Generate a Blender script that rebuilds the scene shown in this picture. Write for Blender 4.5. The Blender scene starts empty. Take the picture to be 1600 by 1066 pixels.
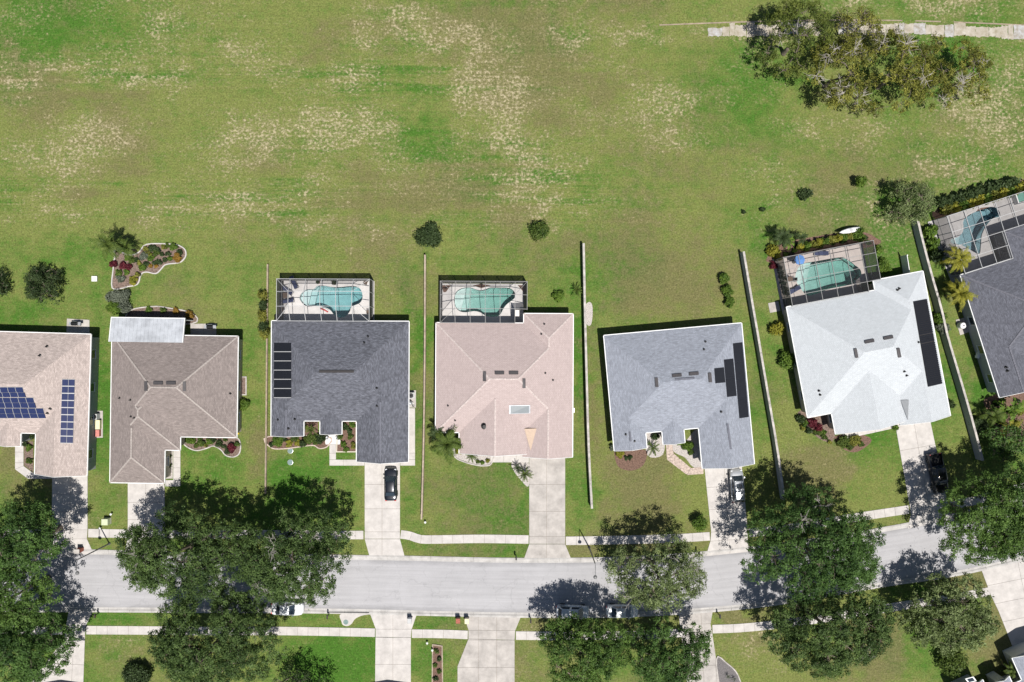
import bpy, bmesh, math, random
import numpy as np
from mathutils import Vector, Matrix
from mathutils.geometry import tessellate_polygon

# ------------------------------------------------------------------ camera, sky, sun, exposure
H = 97.0            # drone height above the ground, metres
S = 11.0            # photograph pixels per metre on the ground
SC = bpy.context.scene
COL = SC.collection
cam = bpy.data.objects.new('camera', bpy.data.cameras.new('camera'))
COL.objects.link(cam)
cam.location = (0, 0, H)
cam.data.sensor_width = 36.0
cam.data.lens = 36.0 * H / (1600.0 / S)
cam.data.clip_end = 20000
SC.camera = cam
SUN_DIR = Vector((0.19, -0.36, 1.0)).normalized()
EL = math.asin(SUN_DIR.z)
AZ = math.atan2(SUN_DIR.x, SUN_DIR.y)
world = bpy.data.worlds.new('World')
SC.world = world
world.use_nodes = True
wn = world.node_tree
sky = wn.nodes.new('ShaderNodeTexSky')
sky.sky_type = 'NISHITA'
sky.sun_disc = False
sky.sun_elevation = EL
sky.sun_rotation = AZ
bg = wn.nodes['Background']
bg.inputs['Strength'].default_value = 0.05
wn.links.new(sky.outputs[0], bg.inputs['Color'])
sl = bpy.data.lights.new('sun', 'SUN')
sl.energy = 4.6
sl.angle = math.radians(0.5)
sl.color = (1.0, 0.965, 0.91)
sun = bpy.data.objects.new('sun', sl)
sun.rotation_euler = SUN_DIR.to_track_quat('Z', 'Y').to_euler()
sun.location = (30, -60, 150)
COL.objects.link(sun)
SC.view_settings.view_transform = 'Standard'
SC.view_settings.look = 'None'
SC.view_settings.gamma = 1
SC.view_settings.exposure = 0.55
SC.cycles.transparent_max_bounces = 16
SC.cycles.max_bounces = 6

random.seed(7)
RNG = np.random.default_rng(11)

# ------------------------------------------------------------------ helpers
def W(px, py, h=0.0):
    """photograph pixel of a point at height h -> ground plan metres"""
    f = (H - h) / H / S
    return ((px - 800) * f, (533 - py) * f)

def tag(o, label=None, cat=None, group=None, kind=None):
    if label: o['label'] = label
    if cat: o['category'] = cat
    if group: o['group'] = group
    if kind: o['kind'] = kind
    return o

def empty(name, loc=(0, 0, 0), rz=0.0):
    o = bpy.data.objects.new(name, None)
    o.empty_display_size = 0.3
    o.location = loc
    o.rotation_euler = (0, 0, rz)
    COL.objects.link(o)
    return o

def link(name, me, mat=None, parent=None, loc=None, rz=None):
    o = bpy.data.objects.new(name, me)
    COL.objects.link(o)
    if mat is not None and not me.materials:
        me.materials.append(mat)
    if parent is not None: o.parent = parent
    if loc is not None: o.location = loc
    if rz is not None: o.rotation_euler = (0, 0, rz)
    return o

class MB:
    def __init__(s):
        s.v, s.f = [], []
    def add(s, vs, fs):
        n = len(s.v)
        s.v += [tuple(p) for p in vs]
        s.f += [tuple(i + n for i in f) for f in fs]
        return s
    def box(s, x0, x1, y0, y1, z0, z1):
        return s.add([(x0,y0,z0),(x1,y0,z0),(x1,y1,z0),(x0,y1,z0),(x0,y0,z1),(x1,y0,z1),(x1,y1,z1),(x0,y1,z1)],
                     [(3,2,1,0),(4,5,6,7),(0,1,5,4),(1,2,6,5),(2,3,7,6),(3,0,4,7)])
    def cbox(s, c, d, rz=0.0):
        x, y, z = d[0]/2, d[1]/2, d[2]/2
        ca, sa = math.cos(rz), math.sin(rz)
        vs = [(c[0]+a*x*ca-b*y*sa, c[1]+a*x*sa+b*y*ca, c[2]+e*z) for e in (-1,1) for a,b in ((-1,-1),(1,-1),(1,1),(-1,1))]
        return s.add(vs, [(3,2,1,0),(4,5,6,7),(0,1,5,4),(1,2,6,5),(2,3,7,6),(3,0,4,7)])
    def prism(s, pts, z0, z1):
        """extruded polygon, pts counter-clockwise"""
        n = len(pts)
        if area(pts) < 0: pts = pts[::-1]
        vs = [(p[0],p[1],z0) for p in pts] + [(p[0],p[1],z1) for p in pts]
        fs = [tuple(range(n))[::-1], tuple(range(n, 2*n))] + [(i,(i+1)%n,n+(i+1)%n,n+i) for i in range(n)]
        return s.add(vs, fs)
    def bar(s, a, b, w, h):
        """box beam from a to b (3-D points), w wide, h high"""
        a, b = Vector(a), Vector(b)
        d = (b - a)
        if d.length < 1e-6: return s
        d.normalize()
        up = Vector((0,0,1)) if abs(d.z) < 0.95 else Vector((0,1,0))
        r = d.cross(up).normalized() * (w/2)
        u = r.cross(d).normalized() * (h/2)
        vs = [p + i*r + j*u for p in (a, b) for i, j in ((-1,-1),(1,-1),(1,1),(-1,1))]
        return s.add(vs, [(0,1,2,3),(7,6,5,4),(0,4,5,1),(1,5,6,2),(2,6,7,3),(3,7,4,0)])
    def tube(s, pts, rad, n=6, cap=True):
        if not hasattr(rad, '__len__'): rad = [rad]*len(pts)
        pts = [Vector(p) for p in pts]
        base = len(s.v)
        for i, p in enumerate(pts):
            d = (pts[min(i+1,len(pts)-1)] - pts[max(i-1,0)]).normalized()
            up = Vector((0,0,1)) if abs(d.z) < 0.9 else Vector((1,0,0))
            r = d.cross(up).normalized(); u = r.cross(d).normalized()
            for k in range(n):
                a = 2*math.pi*k/n
                q = p + rad[i]*(math.cos(a)*r + math.sin(a)*u)
                s.v.append(tuple(q))
        for i in range(len(pts)-1):
            for k in range(n):
                k2 = (k+1) % n
                s.f.append((base+i*n+k, base+(i+1)*n+k, base+(i+1)*n+k2, base+i*n+k2))
        if cap:
            s.f.append(tuple(base+k for k in range(n)))
            e = base+(len(pts)-1)*n
            s.f.append(tuple(e+k for k in range(n))[::-1])
        return s
    def lathe(s, prof, n=12, c=(0,0)):
        """profile [(r,z)...] spun about the vertical through c"""
        base = len(s.v)
        for r, z in prof:
            for k in range(n):
                a = 2*math.pi*k/n
                s.v.append((c[0]+r*math.cos(a), c[1]+r*math.sin(a), z))
        for i in range(len(prof)-1):
            for k in range(n):
                k2 = (k+1) % n
                s.f.append((base+i*n+k, base+i*n+k2, base+(i+1)*n+k2, base+(i+1)*n+k))
        s.f.append(tuple(base+k for k in range(n))[::-1])
        e = base+(len(prof)-1)*n
        s.f.append(tuple(e+k for k in range(n)))
        return s
    def mesh(s, name='mesh', mat=None, smooth=False):
        me = bpy.data.meshes.new(name)
        me.from_pydata(s.v, [], s.f)
        if mat is not None: me.materials.append(mat)
        if smooth: me.polygons.foreach_set('use_smooth', [True]*len(me.polygons))
        me.update()
        return me
    def build(s, name, mat=None, parent=None, loc=None, rz=None, smooth=False):
        return link(name, s.mesh(name, mat, smooth), None, parent, loc, rz)

def area(p):
    return 0.5*sum(p[i][0]*p[(i+1)%len(p)][1]-p[(i+1)%len(p)][0]*p[i][1] for i in range(len(p)))

def clip(poly, a, b, c):
    """keep the part of a convex polygon where a*x+b*y+c >= 0"""
    out = []
    n = len(poly)
    for i in range(n):
        p, q = poly[i], poly[(i+1) % n]
        dp, dq = a*p[0]+b*p[1]+c, a*q[0]+b*q[1]+c
        if dp >= 0: out.append(p)
        if (dp > 0 and dq < 0) or (dp < 0 and dq > 0):
            t = dp/(dp-dq)
            out.append((p[0]+t*(q[0]-p[0]), p[1]+t*(q[1]-p[1])))
    return out

def subtract(polys, halfplanes):
    """convex polygons minus the convex set given by half planes"""
    res = []
    for p in polys:
        cur = p
        for (a, b, c) in halfplanes:
            o = clip(cur, -a, -b, -c)
            if len(o) >= 3 and abs(area(o)) > 1e-4: res.append(o)
            cur = clip(cur, a, b, c)
            if len(cur) < 3 or abs(area(cur)) < 1e-4: break
    return res

def inset(pts, d):
    """move every edge of a counter-clockwise polygon inwards by d"""
    n = len(pts); out = []
    for i in range(n):
        p0, p1, p2 = Vector(pts[i-1]), Vector(pts[i]), Vector(pts[(i+1)%n])
        e1, e2 = (p1-p0).normalized(), (p2-p1).normalized()
        n1, n2 = Vector((-e1.y, e1.x)), Vector((-e2.y, e2.x))
        den = 1 + n1.dot(n2)
        v = (n1+n2)/max(den, 0.25)
        out.append(tuple(p1 + v*d))
    return out

def smooth_closed(pts, k=5):
    n = len(pts); out = []
    P = [Vector(p) for p in pts]
    for i in range(n):
        a, b, c, d = P[i-1], P[i], P[(i+1)%n], P[(i+2)%n]
        for j in range(k):
            t = j/k
            q = 0.5*((2*b)+(c-a)*t+(2*a-5*b+4*c-d)*t*t+(3*b-a-3*c+d)*t**3)
            out.append(tuple(q))
    return out

def smooth_open(pts, k=6):
    P = [Vector(p) for p in pts]
    P = [P[0]*2-P[1]] + P + [P[-1]*2-P[-2]]
    out = []
    for i in range(1, len(P)-2):
        a, b, c, d = P[i-1], P[i], P[i+1], P[i+2]
        for j in range(k):
            t = j/k
            out.append(0.5*((2*b)+(c-a)*t+(2*a-5*b+4*c-d)*t*t+(3*b-a-3*c+d)*t**3))
    out.append(P[-2])
    return out

# ------------------------------------------------------------------ materials
MATS = {}
def new_mat(name):
    m = bpy.data.materials.new(name)
    m.use_nodes = True
    return m, m.node_tree, m.node_tree.nodes['Principled BSDF']

def N(nt, typ, **kw):
    n = nt.nodes.new(typ)
    for k, v in kw.items(): setattr(n, k, v)
    return n

def mat(name, col, rough=0.8, var=0.15, scale=3.0, bump=0.0, metal=0.0, spec=0.3, coat=0.0, col2=None, detail=6, bscale=None):
    if name in MATS: return MATS[name]
    m, nt, b = new_mat(name)
    b.inputs['Roughness'].default_value = rough
    b.inputs['Metallic'].default_value = metal
    b.inputs['Specular IOR Level'].default_value = spec
    b.inputs['Coat Weight'].default_value = coat
    b.inputs['Coat Roughness'].default_value = 0.05
    tc = N(nt, 'ShaderNodeNewGeometry')
    nz = N(nt, 'ShaderNodeTexNoise')
    nz.inputs['Scale'].default_value = scale
    nz.inputs['Detail'].default_value = detail
    nz.inputs['Roughness'].default_value = 0.65
    nt.links.new(tc.outputs['Position'], nz.inputs['Vector'])
    mx = N(nt, 'ShaderNodeMix', data_type='RGBA')
    c2 = col2 or tuple(min(1, c*(1+var*1.6)) for c in col)
    c1 = tuple(c*(1-var*1.6) for c in col) if col2 is None else col
    mp = N(nt, 'ShaderNodeMapRange')
    mp.inputs['From Min'].default_value = 0.3
    mp.inputs['From Max'].default_value = 0.7
    nt.links.new(nz.outputs['Fac'], mp.inputs['Value'])
    nt.links.new(mp.outputs['Result'], mx.inputs['Factor'])
    mx.inputs['A'].default_value = (*c1, 1)
    mx.inputs['B'].default_value = (*c2, 1)
    nt.links.new(mx.outputs['Result'], b.inputs['Base Color'])
    if bump:
        bp = N(nt, 'ShaderNodeBump')
        bp.inputs['Strength'].default_value = bump
        bp.inputs['Distance'].default_value = 0.05
        nb = N(nt, 'ShaderNodeTexNoise')
        nb.inputs['Scale'].default_value = bscale or scale*6
        nb.inputs['Detail'].default_value = 4
        nt.links.new(tc.outputs['Position'], nb.inputs['Vector'])
        nt.links.new(nb.outputs['Fac'], bp.inputs['Height'])
        nt.links.new(bp.outputs['Normal'], b.inputs['Normal'])
    MATS[name] = m
    return m

def shingle_mat(name, col, var=0.2, course=0.14, blot=1.0):
    m, nt, b = new_mat(name)
    b.inputs['Roughness'].default_value = 0.9
    b.inputs['Specular IOR Level'].default_value = 0.15
    uv = N(nt, 'ShaderNodeUVMap')
    br = N(nt, 'ShaderNodeTexBrick')
    br.inputs['Scale'].default_value = 1.0
    br.inputs['Brick Width'].default_value = 0.33
    br.inputs['Row Height'].default_value = course
    br.inputs['Mortar Size'].default_value = 0.012
    br.inputs['Bias'].default_value = 0.0
    br.offset = 0.37
    br.inputs['Color1'].default_value = (*[c*(1+var) for c in col], 1)
    br.inputs['Color2'].default_value = (*[c*(1-var) for c in col], 1)
    br.inputs['Mortar'].default_value = (*[c*0.62 for c in col], 1)
    nt.links.new(uv.outputs['UV'], br.inputs['Vector'])
    nz = N(nt, 'ShaderNodeTexNoise')
    nz.inputs['Scale'].default_value = 0.7
    nz.inputs['Detail'].default_value = 7
    nz.inputs['Roughness'].default_value = 0.7
    geo = N(nt, 'ShaderNodeNewGeometry')
    nt.links.new(geo.outputs['Position'], nz.inputs['Vector'])
    mp = N(nt, 'ShaderNodeMapRange')
    mp.inputs['From Min'].default_value = 0.25
    mp.inputs['From Max'].default_value = 0.75
    mp.inputs['To Min'].default_value = 1-0.20*blot
    mp.inputs['To Max'].default_value = 1+0.18*blot
    nt.links.new(nz.outputs['Fac'], mp.inputs['Value'])
    n2 = N(nt, 'ShaderNodeTexNoise')
    n2.inputs['Scale'].default_value = 2.6
    n2.inputs['Detail'].default_value = 4
    n2.inputs['Distortion'].default_value = 0.6
    mpu = N(nt, 'ShaderNodeMapping'); mpu.inputs['Scale'].default_value = (0.55, 1.7, 1)
    nt.links.new(uv.outputs['UV'], mpu.inputs['Vector'])
    nt.links.new(mpu.outputs[0], n2.inputs['Vector'])
    mp2 = N(nt, 'ShaderNodeMapRange')
    mp2.inputs['From Min'].default_value = 0.3
    mp2.inputs['From Max'].default_value = 0.7
    mp2.inputs['To Min'].default_value = 1-var*0.95
    mp2.inputs['To Max'].default_value = 1+var*0.95
    nt.links.new(n2.outputs['Fac'], mp2.inputs['Value'])
    mu = N(nt, 'ShaderNodeMath', operation='MULTIPLY')
    nt.links.new(mp.outputs['Result'], mu.inputs[0])
    nt.links.new(mp2.outputs['Result'], mu.inputs[1])
    vm = N(nt, 'ShaderNodeVectorMath', operation='SCALE')
    nt.links.new(br.outputs['Color'], vm.inputs[0])
    nt.links.new(mu.outputs['Value'], vm.inputs['Scale'])
    nt.links.new(vm.outputs['Vector'], b.inputs['Base Color'])
    bp = N(nt, 'ShaderNodeBump')
    bp.inputs['Strength'].default_value = 0.5
    bp.inputs['Distance'].default_value = 0.02
    nt.links.new(br.outputs['Fac'], bp.inputs['Height'])
    bp.invert = True
    nt.links.new(bp.outputs['Normal'], b.inputs['Normal'])
    return m

def leaf_mat(name, dark, light, trans=0.25):
    m = bpy.data.materials.new(name)
    m.use_nodes = True
    nt = m.node_tree
    b = nt.nodes['Principled BSDF']
    out = nt.nodes['Material Output']
    at = N(nt, 'ShaderNodeAttribute', attribute_name='tint')
    mx = N(nt, 'ShaderNodeMix', data_type='RGBA')
    mx.inputs['A'].default_value = (*dark, 1)
    mx.inputs['B'].default_value = (*light, 1)
    nt.links.new(at.outputs['Fac'], mx.inputs['Factor'])
    nt.links.new(mx.outputs['Result'], b.inputs['Base Color'])
    b.inputs['Roughness'].default_value = 0.55
    b.inputs['Specular IOR Level'].default_value = 0.15
    tr = N(nt, 'ShaderNodeBsdfTranslucent')
    br = N(nt, 'ShaderNodeVectorMath', operation='MULTIPLY')
    nt.links.new(mx.outputs['Result'], br.inputs[0])
    br.inputs[1].default_value = (1.3, 1.5, 0.6)
    nt.links.new(br.outputs['Vector'], tr.inputs['Color'])
    ms = N(nt, 'ShaderNodeMixShader')
    ms.inputs['Fac'].default_value = trans
    nt.links.new(b.outputs[0], ms.inputs[1])
    nt.links.new(tr.outputs[0], ms.inputs[2])
    nt.links.new(ms.outputs[0], out.inputs['Surface'])
    return m

def screen_mat():
    """insect screen: more opaque the flatter it is looked through"""
    m = bpy.data.materials.new('insect_screen')
    m.use_nodes = True
    nt = m.node_tree
    b = nt.nodes['Principled BSDF']
    out = nt.nodes['Material Output']
    b.inputs['Base Color'].default_value = (0.03, 0.03, 0.034, 1)
    b.inputs['Roughness'].default_value = 0.7
    g = N(nt, 'ShaderNodeNewGeometry')
    d = N(nt, 'ShaderNodeVectorMath', operation='DOT_PRODUCT')
    nt.links.new(g.outputs['Incoming'], d.inputs[0])
    nt.links.new(g.outputs['True Normal'], d.inputs[1])
    ab = N(nt, 'ShaderNodeMath', operation='ABSOLUTE')
    nt.links.new(d.outputs['Value'], ab.inputs[0])
    om = N(nt, 'ShaderNodeMath', operation='SUBTRACT')
    om.inputs[0].default_value = 1.0
    nt.links.new(ab.outputs[0], om.inputs[1])
    pw = N(nt, 'ShaderNodeMath', operation='POWER')
    nt.links.new(om.outputs[0], pw.inputs[0])
    pw.inputs[1].default_value = 1.2
    ml = N(nt, 'ShaderNodeMath', operation='MULTIPLY_ADD', use_clamp=True)
    nt.links.new(pw.outputs[0], ml.inputs[0])
    ml.inputs[1].default_value = 1.22
    ml.inputs[2].default_value = 0.10
    tr = N(nt, 'ShaderNodeBsdfTransparent')
    ms = N(nt, 'ShaderNodeMixShader')
    nt.links.new(ml.outputs[0], ms.inputs['Fac'])
    nt.links.new(tr.outputs[0], ms.inputs[1])
    nt.links.new(b.outputs[0], ms.inputs[2])
    nt.links.new(ms.outputs[0], out.inputs['Surface'])
    return m

def water_mat(name, tint, density):
    """clear water: ripples that glint, colour taken up with depth"""
    m = bpy.data.materials.new(name)
    m.use_nodes = True
    nt = m.node_tree
    nt.nodes.remove(nt.nodes['Principled BSDF'])
    out = nt.nodes['Material Output']
    tr = N(nt, 'ShaderNodeBsdfTransparent')
    gl = N(nt, 'ShaderNodeBsdfGlossy')
    gl.inputs['Roughness'].default_value = 0.06
    fr = N(nt, 'ShaderNodeFresnel')
    fr.inputs['IOR'].default_value = 1.33
    bp = N(nt, 'ShaderNodeBump')
    bp.inputs['Strength'].default_value = 0.6
    bp.inputs['Distance'].default_value = 0.05
    nz = N(nt, 'ShaderNodeTexNoise')
    nz.inputs['Scale'].default_value = 2.6
    nz.inputs['Detail'].default_value = 4
    g = N(nt, 'ShaderNodeNewGeometry')
    nt.links.new(g.outputs['Position'], nz.inputs['Vector'])
    nt.links.new(nz.outputs['Fac'], bp.inputs['Height'])
    nt.links.new(bp.outputs['Normal'], gl.inputs['Normal'])
    nt.links.new(bp.outputs['Normal'], fr.inputs['Normal'])
    ms = N(nt, 'ShaderNodeMixShader')
    nt.links.new(fr.outputs[0], ms.inputs['Fac'])
    nt.links.new(tr.outputs[0], ms.inputs[1])
    nt.links.new(gl.outputs[0], ms.inputs[2])
    nt.links.new(ms.outputs[0], out.inputs['Surface'])
    va = N(nt, 'ShaderNodeVolumeAbsorption')
    va.inputs['Color'].default_value = (*tint, 1)
    va.inputs['Density'].default_value = density
    nt.links.new(va.outputs[0], out.inputs['Volume'])
    return m

M_conc = mat('concrete', (0.415, 0.39, 0.37), 0.9, 0.10, 0.8, 0.15, bscale=30)
M_conc_old = mat('concrete_weathered', (0.345, 0.32, 0.298), 0.92, 0.17, 0.55, 0.2, detail=9, bscale=30)
M_joint = mat('joint_dirt', (0.21, 0.18, 0.15), 0.95, 0.2, 4)
M_deck = mat('deck_paint', (0.56, 0.535, 0.52), 0.8, 0.07, 1.2, 0.1, bscale=40)
M_deck_tan = mat('deck_tan', (0.42, 0.37, 0.345), 0.85, 0.08, 1.2, 0.1, bscale=40)
M_deck_grey = mat('deck_grey', (0.35, 0.335, 0.33), 0.85, 0.08, 1.2, 0.1, bscale=40)
M_white = mat('white_paint', (0.66, 0.66, 0.65), 0.5, 0.05, 2)
M_wall_w = mat('stucco_white', (0.55, 0.54, 0.52), 0.9, 0.05, 2, 0.2, bscale=25)
M_wall_b = mat('stucco_beige', (0.45, 0.40, 0.33), 0.9, 0.05, 2, 0.2, bscale=25)
M_wall_g = mat('stucco_grey', (0.34, 0.35, 0.37), 0.9, 0.05, 2, 0.2, bscale=25)
M_block = mat('block_wall', (0.44, 0.40, 0.36), 0.95, 0.15, 1.5, 0.3, bscale=15)
M_cap = mat('wall_cap', (0.36, 0.335, 0.31), 0.9, 0.24, 1.3, 0.2, bscale=20)
M_tanblock = mat('tan_block', (0.25, 0.20, 0.15), 0.95, 0.2, 1.5, 0.3, bscale=15)
M_tancap = mat('tan_cap', (0.30, 0.245, 0.19), 0.95, 0.22, 1.2, 0.3, bscale=15)
M_mulch = mat('mulch', (0.13, 0.08, 0.06), 1.0, 0.35, 5, 0.8, bscale=12)
M_mulch_red = mat('mulch_pinkish', (0.150, 0.108, 0.088), 1.0, 0.4, 5, 0.8, bscale=12)
M_gravel = mat('gravel', (0.36, 0.33, 0.31), 1.0, 0.35, 9, 0.9, bscale=14)
M_gravel_dk = mat('gravel_dark', (0.13, 0.12, 0.12), 1.0, 0.3, 9, 0.9, bscale=14)
M_paver = mat('clay_paver', (0.39, 0.315, 0.27), 0.9, 0.22, 4, 0.2)
M_black = mat('black_plastic', (0.012, 0.012, 0.013), 0.45, 0.1)
M_rubber = mat('rubber', (0.015, 0.015, 0.015), 0.85, 0.1)
M_steel = mat('galvanised', (0.42, 0.43, 0.45), 0.4, 0.08, metal=0.6)
M_alu = mat('aluminium_bronze', (0.22, 0.215, 0.21), 0.5, 0.05)
M_alu_w = mat('aluminium_white', (0.36, 0.36, 0.36), 0.5, 0.05)
M_pole = mat('dark_pole', (0.13, 0.13, 0.13), 0.5, 0.1)
M_glass = mat('window_glass', (0.02, 0.03, 0.04), 0.06, 0.05, spec=0.9)
M_bark = mat('bark', (0.14, 0.115, 0.09), 0.95, 0.25, 5, 0.6)
M_deadwood = mat('dead_wood', (0.36, 0.33, 0.30), 0.95, 0.15, 5, 0.4)
M_screen = screen_mat()
M_plaster = mat('pool_plaster', (0.50, 0.56, 0.56), 0.7, 0.09, 1.6)
M_water = water_mat('pool_water', (0.36, 0.70, 0.73), 0.62)
M_water_b = water_mat('pool_water_grey', (0.38, 0.58, 0.64), 0.70)
M_water_g = water_mat('pool_water_green', (0.36, 0.68, 0.62), 0.68)
M_tile = mat('pool_tile', (0.05, 0.12, 0.15), 0.3, 0.2, 12)
M_navy = mat('navy_fabric', (0.035, 0.045, 0.10), 0.8, 0.1)
M_bluefab = mat('blue_fabric', (0.10, 0.24, 0.55), 0.8, 0.08)
M_brownfab = mat('brown_weave', (0.11, 0.075, 0.055), 0.8, 0.2, 10)
M_red = mat('red_rubber', (0.45, 0.05, 0.05), 0.6, 0.1)
M_cream = mat('cream_paint', (0.60, 0.55, 0.36), 0.6, 0.06)
M_greenbox = mat('pale_green_paint', (0.44, 0.47, 0.32), 0.6, 0.06)
M_brick = mat('red_brick', (0.30, 0.10, 0.07), 0.9, 0.2, 8)
M_yellow = mat('yellow_plastic', (0.70, 0.50, 0.02), 0.5, 0.05)
M_plywood = mat('membrane_tan', (0.45, 0.345, 0.265), 0.85, 0.05, 3)
M_greymem = mat('membrane_grey', (0.21, 0.22, 0.23), 0.85, 0.05, 3)

# ------------------------------------------------------------------ ground
def vnoise(x, y, seed):
    """smooth value noise on arrays"""
    r = np.random.default_rng(seed).random((256, 256))
    xi, yi = np.floor(x).astype(int), np.floor(y).astype(int)
    fx, fy = x-xi, y-yi
    fx, fy = fx*fx*(3-2*fx), fy*fy*(3-2*fy)
    a = r[xi % 256, yi % 256]; b = r[(xi+1) % 256, yi % 256]
    c = r[xi % 256, (yi+1) % 256]; d = r[(xi+1) % 256, (yi+1) % 256]
    return (a*(1-fx)+b*fx)*(1-fy)+(c*(1-fx)+d*fx)*fy

def fbm(x, y, seed, o=4):
    s = 0; a = 0.5; t = 0
    for i in range(o):
        s = s + a*vnoise(x, y, seed+i); t += a
        x, y, a = x*2.03, y*2.03, a*0.55
    return s/t

HOLES = []      # ground cells left out (pool basins), as (x0,x1,y0,y1) tests
def build_ground():
    core_x = np.arange(-100, 100.01, 0.5); core_y = np.arange(-68, 68.01, 0.5)
    far = np.array([112, 130, 170, 250, 450, 900, 1800, 4000.0])
    xs = np.concatenate([-far[::-1], core_x, far]); ys = np.concatenate([-far[::-1], core_y, far])
    X, Y = np.meshgrid(xs, ys)
    px, py = X*S+800, 533-Y*S
    wx = (fbm(X/2.6, Y/2.6, 1, 5)-0.5)*80; wy = (fbm(X/2.6, Y/2.6, 9, 5)-0.5)*70
    def blobs(lst):
        o = np.zeros_like(X)
        for b in lst:
            cx, cy, rx, ry = b[:4]; a = b[4] if len(b) > 4 else 1.0
            d = ((px+wx-cx)/rx)**2+((py+wy-cy)/ry)**2
            o = np.maximum(o, a*np.exp(-0.85*d**0.9))
        return o
    n_big = fbm(X/16, Y/11, 21); n_mid = fbm(X/4.5, Y/3.5, 31); n_sm = fbm(X/1.3, Y/1.1, 41)
    field = np.clip((385-py)/40, 0, 1)
    bare = blobs([(705,65,45,28,1.3),(745,112,46,46,1.5),(772,152,45,28,1.5),(792,195,26,30,1.2),(800,232,28,40,1.4),(795,265,24,24,1.2),(825,290,34,34,1.3),(840,315,40,30,1.2),
        (850,330,65,28,.7),(140,208,75,42,.85),(105,245,75,26,.8),(390,218,58,36,1),(368,185,26,20,.9),(510,190,44,32,.9),(488,265,44,18,.9),
        (535,215,44,28,.7),(580,200,44,34,.7),(160,117,190,7,.9),(230,128,90,8,.6),(360,75,34,22,.7),(555,110,36,16,.8),(500,135,50,10,.6),
        (370,328,40,26,.85),(490,350,46,14,.8),(100,338,70,9,.8),(600,370,60,26,.75),(970,128,36,17,.7),(1030,155,60,26,.7),(1065,155,38,22,.8),
        (1030,217,44,22,.8),(935,58,46,16,.9),(1005,56,80,11,1.0),(1120,52,110,15,.8),(1330,46,320,17,.75),(980,48,120,8,.6),(960,190,70,50,.55),(1545,160,66,54,1),(1480,14,90,14,.95),(1300,18,50,18,.8),(1235,192,66,14,.7),
        (1420,205,80,20,.6),(1500,270,70,26,.55),(1575,205,44,30,.8),(1230,275,30,26,.5),(250,330,60,24,.6),(640,20,40,26,.8),(560,45,40,40,.5),
        (1060,35,90,14,.5),(1370,330,14,40,.35),(1380,355,20,40,.5),(1400,400,20,34,.45),(180,1006,28,26,.65),(210,995,30,10,.6),(1185,1003,52,34,.85),(1230,1030,40,26,.6),
        (530,425,60,16,.5),(610,455,24,50,.35),(690,420,10,24,.6),(830,980,22,20,.6),(1600,100,60,60,.8),(830,1040,25,30,.5),(700,1020,18,30,.5),
        (1240,690,24,30,.4),(1310,720,50,26,.4),(300,20,160,20,.25),(860,230,120,60,.35),(100,150,120,50,.3),
        (1340,960,8,20,.1),(155,800,14,24,.35),(165,745,8,26,.3),(1235,620,14,60,.35)])
    lush = blobs([(90,45,170,55,.9),(230,30,120,40,.6),(680,222,56,44,.8),(1175,175,100,80,.65),(1185,95,70,70,.7),(960,330,46,30,.7),(1240,390,56,70,.75),
        (1370,385,70,70,.75),(1280,330,120,40,.5),(526,1030,66,46,1.35),(650,560,14,190,.8),(160,630,16,130,.75),(903,600,10,160,.75),
        (1192,600,18,150,.7),(395,560,22,110,.45),(465,735,60,50,.65),(545,760,26,60,.5),(640,780,18,60,.6),(905,770,18,60,.6),(720,858,110,14,.55),(690,968,50,14,.75),
        (755,770,80,70,.4),(1010,770,90,70,.25),(1060,862,50,14,.5),(250,440,50,30,.35),(80,400,90,40,.4),(40,500,60,30,.5),(230,965,90,14,.4),(520,968,60,12,.6),
        (315,735,50,36,.5),(165,780,20,60,.35),(1475,585,12,80,.5),(1545,585,20,90,.7),(1340,700,50,26,.4),(1450,690,20,50,.5),(1395,1040,60,30,.2),(1140,985,30,20,.6),
        (680,1025,34,40,.6),(870,1030,40,50,.4),(1540,250,60,30,.45),(1200,560,20,90,.5),(200,1045,50,20,.35),(1320,430,26,26,.6),(480,440,60,14,.25),(760,420,60,10,.2),(1420,250,150,30,.3)])
    brown = blobs([(40,175,80,70,.7),(150,225,120,60,.5),(860,90,140,90,.7),(1000,420,90,70,.55),(860,395,60,40,.5),(560,310,260,60,.45),(420,110,80,40,.5),
        (690,440,16,40,.5),(1265,745,50,46,.8),(1000,760,80,60,.55),(760,770,70,60,.35),(200,860,24,16,.7),(870,963,24,14,.8),(910,862,24,14,.7),(1150,964,46,12,.9),
        (1390,870,24,14,.8),(1520,905,24,18,.9),(40,720,44,30,.7),(400,720,16,50,.6),(1360,1010,40,50,.7),(1560,990,26,50,.7),(600,380,120,40,.35),(1300,280,90,40,.35),(1100,290,120,50,.35),(620,60,120,60,.4),
        (430,560,8,190,.5),(925,610,12,160,.6),(1080,460,60,30,.3)])
    stripes = (np.sin(py/7.2+3*fbm(X/30, Y/6, 51)*3)*0.5+0.5)*np.clip(1-np.abs(py-305)/75, 0, 1)*np.clip((1000-px)/300, 0, 1)
    stripes += 0.8*(np.sin(px/8.5)*0.5+0.5)*np.clip(1-np.abs(px-840)/120, 0, 1)*np.clip((260-py)/60, 0, 1)
    stripes += 0.5*(np.sin(py/9)*0.5+0.5)*field*np.clip(1-np.abs(py-110)/60, 0, 1)
    st1 = fbm(X/20, Y/1.0, 81, 3)-0.5; st2 = fbm(X/16, Y/0.9, 91, 3)-0.5; st3 = fbm(X/0.9, Y/22, 101, 3)-0.5
    hz = field*np.clip(np.maximum(1-np.abs(py-310)/90, 0.9-np.abs(py-120)/80), 0.35, 1)*np.clip((1050-px)/150, 0.3, 1)
    vt = field*np.clip(1-np.abs(px-800)/220, 0, 1)*np.clip((250-py)/80, 0, 1)
    scat = fbm(X/7, Y/5, 111)-0.5
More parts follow.
